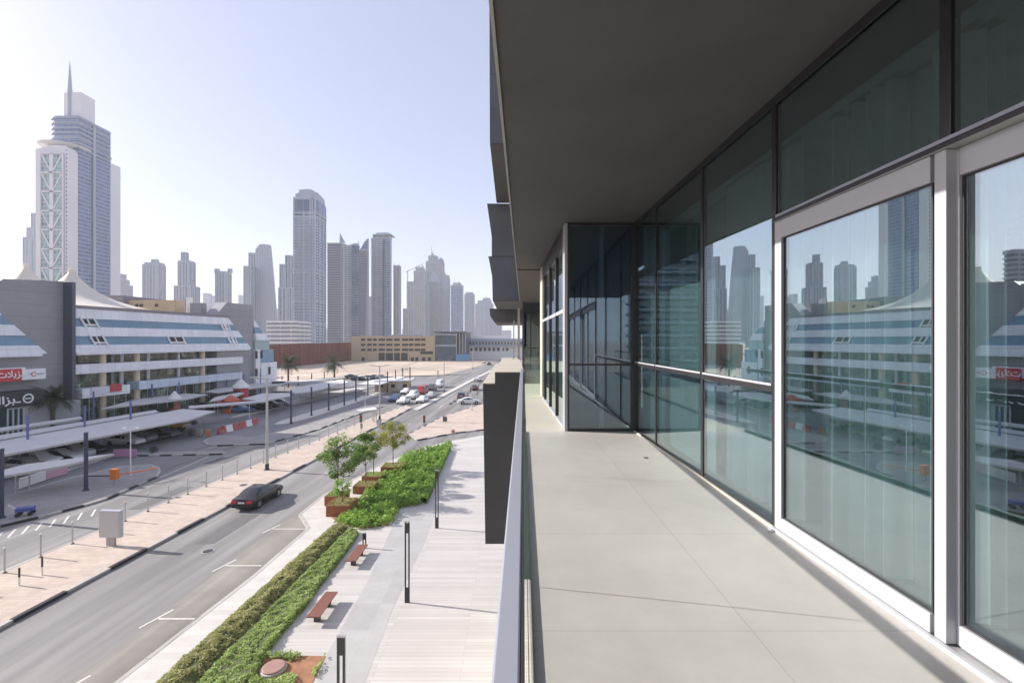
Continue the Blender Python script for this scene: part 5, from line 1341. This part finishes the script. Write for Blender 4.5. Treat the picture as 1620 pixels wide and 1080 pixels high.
# manholes on the roads
for i,(mx_,my_,l_) in enumerate(((-19.3,30.5,'round iron manhole cover on the near road before the billboard'),(-17.6,47.5,'round iron manhole cover on the near road by the planters'),(-27.2,44.0,'round iron manhole cover by the median lamp'))):
    o = empty('manhole_cover',(mx_,my_,.03 if i<2 else .155),label=l_,cat='manhole cover',group='manhole covers')
    if i==2: o.location = (-24.6,44,.155)
    MB().lathe([(.01,-.01),(.01,.006),(.30,.006),(.30,-.01)],20).build('lid',mat_dark,o); MB().lathe([(.31,-.01),(.31,.005),(.38,.005),(.38,-.01)],20).build('ring',mat_kerb,o)
# asphalt repair patches
pt = MB()
for (x_,y_,a_,b_) in ((-20.9,31.5,1.3,5.5),(-18.6,52,1.0,3.2),(-33.5,52,2.2,3),(-23.0,98,3,4),(-30.5,38,1.2,6)): pt.sheet([(x_,y_),(x_+a_,y_+.1),(x_+a_+.25,y_+b_),(x_+.22,y_+b_-.05)],.0145 if x_>-26 else .0195)
struct('asphalt_patch', pt, pm('fresh_asphalt',(.135,.13,.128),.9,scale=1.2,var=.12))
# palms
def palm(px,py,h,cr,label,n=34,seed=0,z=0):
    x,y_=G(px,py); e_=empty('palm_tree',(x,y_,z),label=label,cat='palm tree',group='date palms by the mall'); rnd_=random.Random(seed)
    t=MB(); 
    for i in range(10): t.tube((0,0,h*i/10),(0,0,h*(i+1)/10),.27 if i%2 else .24,.24 if i%2 else .28,10)
    t.build('trunk',mat_bark,e_)
    vs=[];fs=[]
    for k_ in range(n):
        a=rnd_.uniform(0,6.28); el=rnd_.uniform(-.25,1.25); L_=cr*rnd_.uniform(.85,1.15)
        p=Vector((0,0,h+.1)); d=Vector((math.cos(a)*math.cos(el),math.sin(a)*math.cos(el),math.sin(el)))
        seg=9
        for s in range(seg):
            q=p+d*(L_/seg); side=Vector((-math.sin(a),math.cos(a),0)); 
            for sgn in (-1,1):
                for m_ in (0,.5):
                    o_=p.lerp(q,m_); tip=o_+side*sgn*(.62*math.sin(math.pi*(s+1.2)/(seg+1.4)))*cr/2.8+d*.35-Vector((0,0,.12)); b=len(vs)
                    vs+=[tuple(o_),tuple(o_+d*.13),tuple(tip)]; fs.append((b,b+1,b+2))
            d=(d+Vector((0,0,-.17))).normalized(); p=q
    MB().add(vs,fs).build('fronds',mat_palm,e_); return e_
palm(84,680,4.6,3.3,'big dusty palm in front of the grey mall wall',60,3)
palm(456,613,6.5,4.2,'left palm of the pair below the rust hoarding',46,5)
palm(529,611,6.3,4.2,'right palm of the pair below the rust hoarding',46,6)

# ------------------------------------------------------------------ vehicles
def mk_car(kind):
    T = {'sedan': [(-2.38,.70,.42,.78,.82,.50),(-2.30,.84,.28,.92,.96,.64),(-1.72,.90,.24,.97,1.02,.70),(-.95,.91,.22,.96,1.40,.60),(.15,.91,.22,.95,1.44,.60),(1.02,.90,.22,.93,1.0,.72),(1.95,.88,.24,.84,.90,.66),(2.28,.82,.30,.70,.76,.55),(2.38,.70,.42,.60,.64,.45)],
         'suv': [(-2.35,.78,.45,1.05,1.10,.60),(-2.30,.90,.32,1.12,1.18,.74),(-2.12,.93,.30,1.14,1.72,.66),(-1.0,.93,.28,1.12,1.80,.68),(.25,.93,.28,1.10,1.78,.68),(1.05,.93,.28,1.08,1.16,.76),(2.0,.91,.32,1.02,1.06,.72),(2.28,.86,.36,.88,.92,.62),(2.36,.74,.46,.76,.80,.5)],
         'van': [(-2.55,.84,.42,1.1,1.2,.80),(-2.50,.92,.34,1.2,2.05,.80),(-2.3,.94,.30,1.2,2.15,.82),(-.5,.94,.30,1.2,2.18,.82),(1.1,.94,.30,1.18,2.10,.80),(1.85,.93,.30,1.12,1.28,.80),(2.35,.90,.34,.98,1.02,.74),(2.5,.80,.42,.82,.86,.6)]}[kind]
    body = MB(); K = 8; vs=[]; fs=[]
    for (y,w_,zb,zs,zr,cw) in T:
        half=[(0,zb),(w_*.9,zb),(w_,zb+.14),(w_*1.01,(zb+zs)/2+.1),(w_*.965,zs),(cw,zr-.03),(cw*.8,zr+.005),(0,zr+.02)]
        ring=half+[(-x,z) for x,z in half[-2:0:-1]]
        vs+=[(x,y,z) for x,z in ring]
    n=14
    for s in range(len(T)-1):
        for i in range(n): a=s*n+i; b=s*n+(i+1)%n; fs.append((a,b,b+n,a+n))
    fs.append(tuple(range(n))[::-1]); fs.append(tuple(range((len(T)-1)*n,len(T)*n)))
    body.add(vs,fs)
    # glazing: side strips and screens, slightly proud
    gl=MB()
    def P_(s,i,e=.006):
        v=Vector(vs[s*n+i]); c=Vector((0,T[s][0]*.0+v.y,.9)); d=(v-c); return v+Vector((math.copysign(e,v.x) if abs(v.x)>.01 else 0,0,e))
    cab=[s for s in range(len(T)) if T[s][4]-T[s][3]>.3]; s0,s1=cab[0],cab[-1]
    def patch(a,b,c,d,k0=.1,k1=.9,m0=.08,m1=.9,nudge=Vector()):
        f=lambda u,v:(a.lerp(b,u)).lerp(d.lerp(c,u),v)+nudge
        gl.add([f(k0,m0),f(k1,m0),f(k1,m1),f(k0,m1)],[(0,1,2,3)])
    for sg in (1,-1):
        i4,i5=(4,5) if sg==1 else (10,9)
        N_=Vector((sg*.012,0,.006))
        for s in range(s0-1,s1+1):
            if s<0 or s+1>=len(T): continue
            a,b=P_(s,i4),P_(s+1,i4); c,d=P_(s+1,i5),P_(s,i5)
            lo=.12 if s>=s0 and s<s1 else .0
            if s==s0-1 or s==s1:
                k0,k1=(.35,.97) if s==s0-1 else (.03,.62)
                patch(a,b,c,d,k0,k1,.10,.86 ,N_)
            else: patch(a,b,c,d,.04,.96,.10,.88,N_)
    a,b=P_(s1,5),P_(s1,9); c,d=P_(s1+1,9),P_(s1+1,5); patch(a,b,c,d,.02,.98,.05,.93,Vector((0,.012,.012)))
    a,b=P_(s0,5),P_(s0,9); c,d=P_(s0-1,9),P_(s0-1,5); patch(a,b,c,d,.03,.97,.06,.92,Vector((0,-.012,.012)))
    return T, body, gl
mat_cglass = pm('car_glass', (.025,.04,.042), .06, spec=.8, var=.02)
mat_tyre = pm('tyre', (.025,.025,.026), .85); mat_rim = pm('rim', (.35,.35,.36), .35, metal=.7)
mat_tail = pm('tail_light', (.55,.02,.04), .25); mat_head = pm('head_light', (.7,.72,.74), .15)
mat_plate = pm('number_plate', (.70,.72,.70), .5)
PROTO={}
def car(kind,paint,pos,heading,label,cat='car',grp='cars on the roads',simple=False):
    """heading: degrees, 0 faces away from the camera (+Y)"""
    key=(kind,paint,simple)
    if key not in PROTO:
        T,body,gl=mk_car(kind); m_=MATS.get('paint_'+paint) or carpaint(paint)
        e_=empty('parked_car' if simple else 'car',(0,0,0)); bo=body.build('body',m_,e_,smooth=True); gl.build('windows',mat_cglass,e_)
        L_=T[-1][0]; wr=.33 if kind=='sedan' else .37; wx=T[3][1]
        for yy in (-1.42,1.42):
            for sx_ in (1,-1):
                wl=MB().tube((sx_*(wx-.20),yy,wr),(sx_*(wx+.012),yy,wr),wr,wr,18).build('wheel',mat_tyre,e_)
                if not simple:
                    k_=MB(); k_.tube((sx_*(wx+.013),yy,wr),(sx_*(wx+.022),yy,wr),wr*.62,wr*.58,18); k_.build('rim',mat_rim,wl)
                    
        if not simple:
            arch=MB()
            for yy in (-1.42,1.42):
                for sx_ in (1,-1): arch.tube((sx_*(wx-.05),yy,wr+.02),(sx_*(wx+.006),yy,wr+.02),wr+.07,wr+.07,20)
            arch.build('wheel_arch',mat_black,e_)
            zt=T[1][3]; yr=T[0][0]; wv=T[1][1]
            for sx_ in (1,-1):
                MB().box(sx_*.40,sx_*(wv-.03),yr-.015,yr+.16,zt-.27,zt-.07).build('tail_light',mat_tail,e_,bevel=.02)
                MB().box(sx_*.40,sx_*.74,L_-.16,L_-.012,T[-1][3]-.05,T[-1][3]+.08).build('headlight',mat_head,e_,bevel=.02)
                MB().box(sx_*(wx+.01),sx_*(wx+.17),.78,.90,T[4][3]+.02,T[4][3]+.16).build('mirror',m_,e_,bevel=.02)
            MB().box(-.26,.26,yr-.012,yr+.01,zt-.27,zt-.14).build('number_plate',mat_plate,e_)
            MB().box(-.78,.78,yr-.035,yr+.1,.32,.50).build('rear_bumper',m_,e_,bevel=.03)
            MB().box(-.55,.55,L_-.05,L_+.012,T[-1][2]+.0,T[-1][2]+.14).build('grille',mat_black,e_)
        PROTO[key]=e_; o_=e_
    else: o_=copy_tree(PROTO[key])
    o_.location=pos; o_.rotation_euler=(0,0,-R(heading)); tag(o_,label,cat,grp); return o_
PAINTS={'black':(.022,.020,.022),'white':(.74,.74,.73),'silver':(.42,.43,.44),'grey':(.14,.145,.15),'red':(.35,.04,.045),'blue':(.10,.14,.26),'green':(.05,.075,.06),'beige':(.45,.40,.32)}
def carpaint(n): return pm('paint_'+n,PAINTS[n],.20,var=.02,spec=.5)
# black saloon on the near road
ca=Vector((*G(381,812),0)); 
car('sedan','black',(KL(39.8)+1.85,39.8,.015),3.2,'black saloon car driving away on the near road')
def carpx(kind,paint,px,py,heading,label,**k):
    x,y_=G(px,py); return car(kind,paint,(x,y_+2.0,.02),heading,label,**k)
for a in [('suv','white',650,632,185,'big white four-wheel drive in the middle of the waiting cars'),
          ('sedan','white',635,640,185,'front white saloon waiting at the stop line'),
          ('sedan','blue',622,636,188,'pale blue saloon left of the front white saloon'),
          ('sedan','white',640,624,186,'white saloon at the back of the waiting cars'),
          ('sedan','white',665.5,638,185,'white saloon in the lane next to the median strip'),
          ('sedan','silver',680,630.5,185,'silver saloon queuing behind the median lane saloon'),
          ('van','red',665.5,625,185,'red van behind the white four-wheel drive'),
          ('suv','green',681,619.5,185,'dark green car at the rear of the queue'),
          ('van','white',694,613.5,186,'white van arriving behind the queue'),
          ('suv','grey',731,633,5,'dark grey four-wheel drive crossing towards the far road'),
          ('sedan','white',741,641,80,'white saloon pulling out beside our wall'),
          ('sedan','black',750,618,5,'dark saloon ahead of the grey four-wheel drive'),
          ('sedan','silver',755,604,6,'silver saloon farther up the road near our wall'),
          ('suv','black',774,578,6,'tiny dark car far up the main road'),
          ('sedan','beige',765,575,186,'tiny pale car coming down the far main road')]:
    carpx(*a)
for i,(px,py,c,h) in enumerate([(12,757,'silver',98),(33,750,'white',98),(52,746,'black',98),(72,741,'white',98),(92,735,'silver',98),(117,726,'black',98),(185,711,'white',98),(205,707,'grey',98),(225,703,'black',98),(245,698,'grey',98)]):
    x,y_=G(px,py,0); car('suv' if i%3==1 else 'sedan',c,(x-1.0,y_+2.6,.02),h,'%s car from the left parked under the long near canopy, %s'%(ORD[i],c),grp='cars parked under the canopies',simple=True)
for i,(px,py,c,h) in enumerate([(205,671,'black',98),(232,668,'grey',98),(318,650,'black',98),(333,648,'red',98),(345,646,'white',98),(400,651,'black',98),(420,647,'grey',98),(438,644,'silver',98),(372,655,'blue',98)]):
    x,y_=G(px,py,0); car('sedan',c,(x,y_+2,.02),h,'%s car from the left in the second row behind the near canopy, %s'%(ORD[i],c),grp='cars parked in the rear rows',simple=True)
for i,(px,py,c) in enumerate([(556,598,'grey'),(566,602,'black'),(574,601,'white'),(583,600,'grey'),(593,599,'black'),(604,599,'silver')]):
    x,y_=G(px,py,0); car('sedan',c,(x,y_,.02),70,'%s car from the left in the far row by the sandy lot, %s'%(ORD[i],c),grp='cars parked by the sandy lot',simple=True)
for i,(px,py,c,l) in enumerate([(302,690,(.10,.10,.11),'dark wheeled bin left of the red warning disc'),(316,690,(.35,.33,.30),'pale wheeled bin beside the dark one'),(329,691,(.45,.20,.08),'orange wheeled bin nearest the barriers')]):
    x,y_=G(px,py); o=empty('wheeled_bin',(x,y_,.02),R(12*i),label=l,cat='bin',group='wheeled bins by the barriers')
    m_=pm('bin%d'%i,c,.6); MB().ext(None,[(-.22,-.25,.08),(.22,-.25,.08),(.29,-.32,.95),(-.29,-.32,.95)],[(-.22,.25,.08),(.22,.25,.08),(.29,.32,.95),(-.29,.32,.95)]).build('tub',m_,o)
    MB().box(-.31,.31,-.34,.36,.951,1.0).build('lid',m_,o)
    for s in (-.24,.2): MB().tube((s,.3,.1),(s+.04,.3,.1),.1,.1,10).build('wheel',mat_tyre,o)
# site bits
o=empty('skip',(*G(258,683),.02),R(8),label='green waste skip at the end of the near canopy',cat='skip')
mat_skip=pm('green_paint',(.10,.30,.08),.6); MB().ext(None,[(-.95,-.7,.1),(.95,-.7,.1),(1.15,-.8,1.3),(-1.15,-.8,1.3)],[(-.95,.7,.1),(.95,.7,.1),(1.15,.8,1.3),(-1.15,.8,1.3)]).build('tub',mat_skip,o); MB().box(-1.2,1.2,-.85,.85,1.301,1.37).build('lid',mat_dark,o)
o=empty('small_loader',(*G(283,682),.02),R(20),label='small yellow loader with a raised bucket arm beside the skip',cat='loader')
mat_yel=pm('yellow_paint',(.55,.36,.03),.5)
MB().box(-1.2,.6,-.55,.55,.45,1.1).build('body',mat_yel,o,bevel=.05); c_=MB(); 
for x in (-.9,-.1): 
    for y__ in (-.5,.5): c_.box(x-.03,x+.03,y__-.03,y__+.03,1.1,1.95)
c_.box(-1,0,-.6,.6,1.95,2.02); c_.build('cab_frame',mat_dark,o)
for x in (-.8,.3):
    for s in (-.75,.55): MB().tube((x,s,.38),(x,s+.2,.38),.38,.38,14).build('wheel',mat_tyre,o)
MB().bar((.3,0,1.0),(1.7,0,1.25),.15,.18).build('arm',mat_yel,o); MB().box(1.7,2.2,-.6,.6,.9,1.4).build('bucket',mat_dark,o)
def kiosk(px,py,label,col,r,h,cone=False):
    x,y_=G(px,py); o_=empty('kiosk',(x,y_,.02),label=label,cat='kiosk'); m_=pm('kiosk'+str(px),col,.6)
    MB().lathe([(r,0),(r,h*.62),(r*.96,h*.63)],10).build('drum',m_,o_); MB().lathe([(r*.95,h*.64),(r*1.25,h*.65),(r*1.2,h*.7),(.08,h)],10).build('roof',mat_white if not cone else m_,o_)
    MB().box(-r*.5,r*.5,-r-.06,-r-.005,h*.28,h*.55).build('hatch',mat_open,o_); return o_
kiosk(276,655,'small orange kiosk between the two white canopies',(.42,.17,.10),.9,4.2)
kiosk(381,640,'red kiosk with a white pointed roof amid the canopies',(.50,.06,.07),1.4,5.4)
kiosk(365,652,'orange red stall in front of the parked cars',(.50,.12,.05),1.3,3.2,True)
o=empty('site_cabin',(*G(622,619),.02),R(12),label='beige site cabin behind the dark posts near the waiting cars',cat='cabin')
MB().box(-4.5,4.5,-1.3,1.3,.15,2.7).build('wall',mat_tan,o); MB().box(-4.7,4.7,-1.5,1.5,2.701,2.85).build('roof',mat_trim,o)
for x in (-3,0,3): MB().box(x-.5,x+.5,-1.34,-1.305,1.1,2.0).build('window',mat_open,o)
MB().box(1.2,2.1,-1.34,-1.305,.15,2.15).build('door',mat_galv,o)
k_=0
rb=random.Random(3)
for px,py in ((243,716),(18,812),(30,815)):
    pass
x,y_=G(243,717); o=empty('round_shrub',(x,y_,.02),label='small dusty round shrub beside the kerb line of the car park',cat='shrub')
leaves(500,lambda r:tuple(Vector((r.gauss(0,1),r.gauss(0,1),r.gauss(0,1))).normalized()*.5*r.random()**.4+Vector((0,0,.45))),.14,8).build('foliage',mat_palm,o); MB().tube((0,0,0),(0,0,.4),.03,.02,6).build('stem',mat_bark,o)
x,y_=G(40,818); o=empty('handcart',(x,y_,.16),R(30),label='blue handcart with bags on the pavement by the dark edge post',cat='handcart')
MB().box(-.5,.5,-.3,.3,.35,.62).build('tray',pm('blue_plastic',(.06,.09,.30),.5),o)
for s in (-.35,.35): MB().tube((s,-.33,.16),(s,-.28,.16),.16,.16,12).build('wheel',mat_tyre,o); MB().tube((s,.28,.16),(s,.33,.16),.16,.16,12).build('wheel',mat_tyre,o)
MB().bar((-.5,0,.5),(-.95,0,.95),.4,.04).build('handle',mat_galv,o)

# ------------------------------------------------------------------ air
hz=MB().box(-7300,7300,-7300,7300,-1,345)
m,t,p=base_mat('haze_air'); t.nodes.remove(p)
pv=t.nodes.new('ShaderNodeVolumePrincipled'); pv.inputs['Color'].default_value=(.86,.92,1.0,1); pv.inputs['Density'].default_value=HAZE; pv.inputs['Anisotropy'].default_value=.0
t.links.new(pv.outputs[0],t.nodes['Material Output'].inputs['Volume'])
o=hz.build('haze',m); tag(o,'pale haze filling the air over the city','haze',kind='stuff')
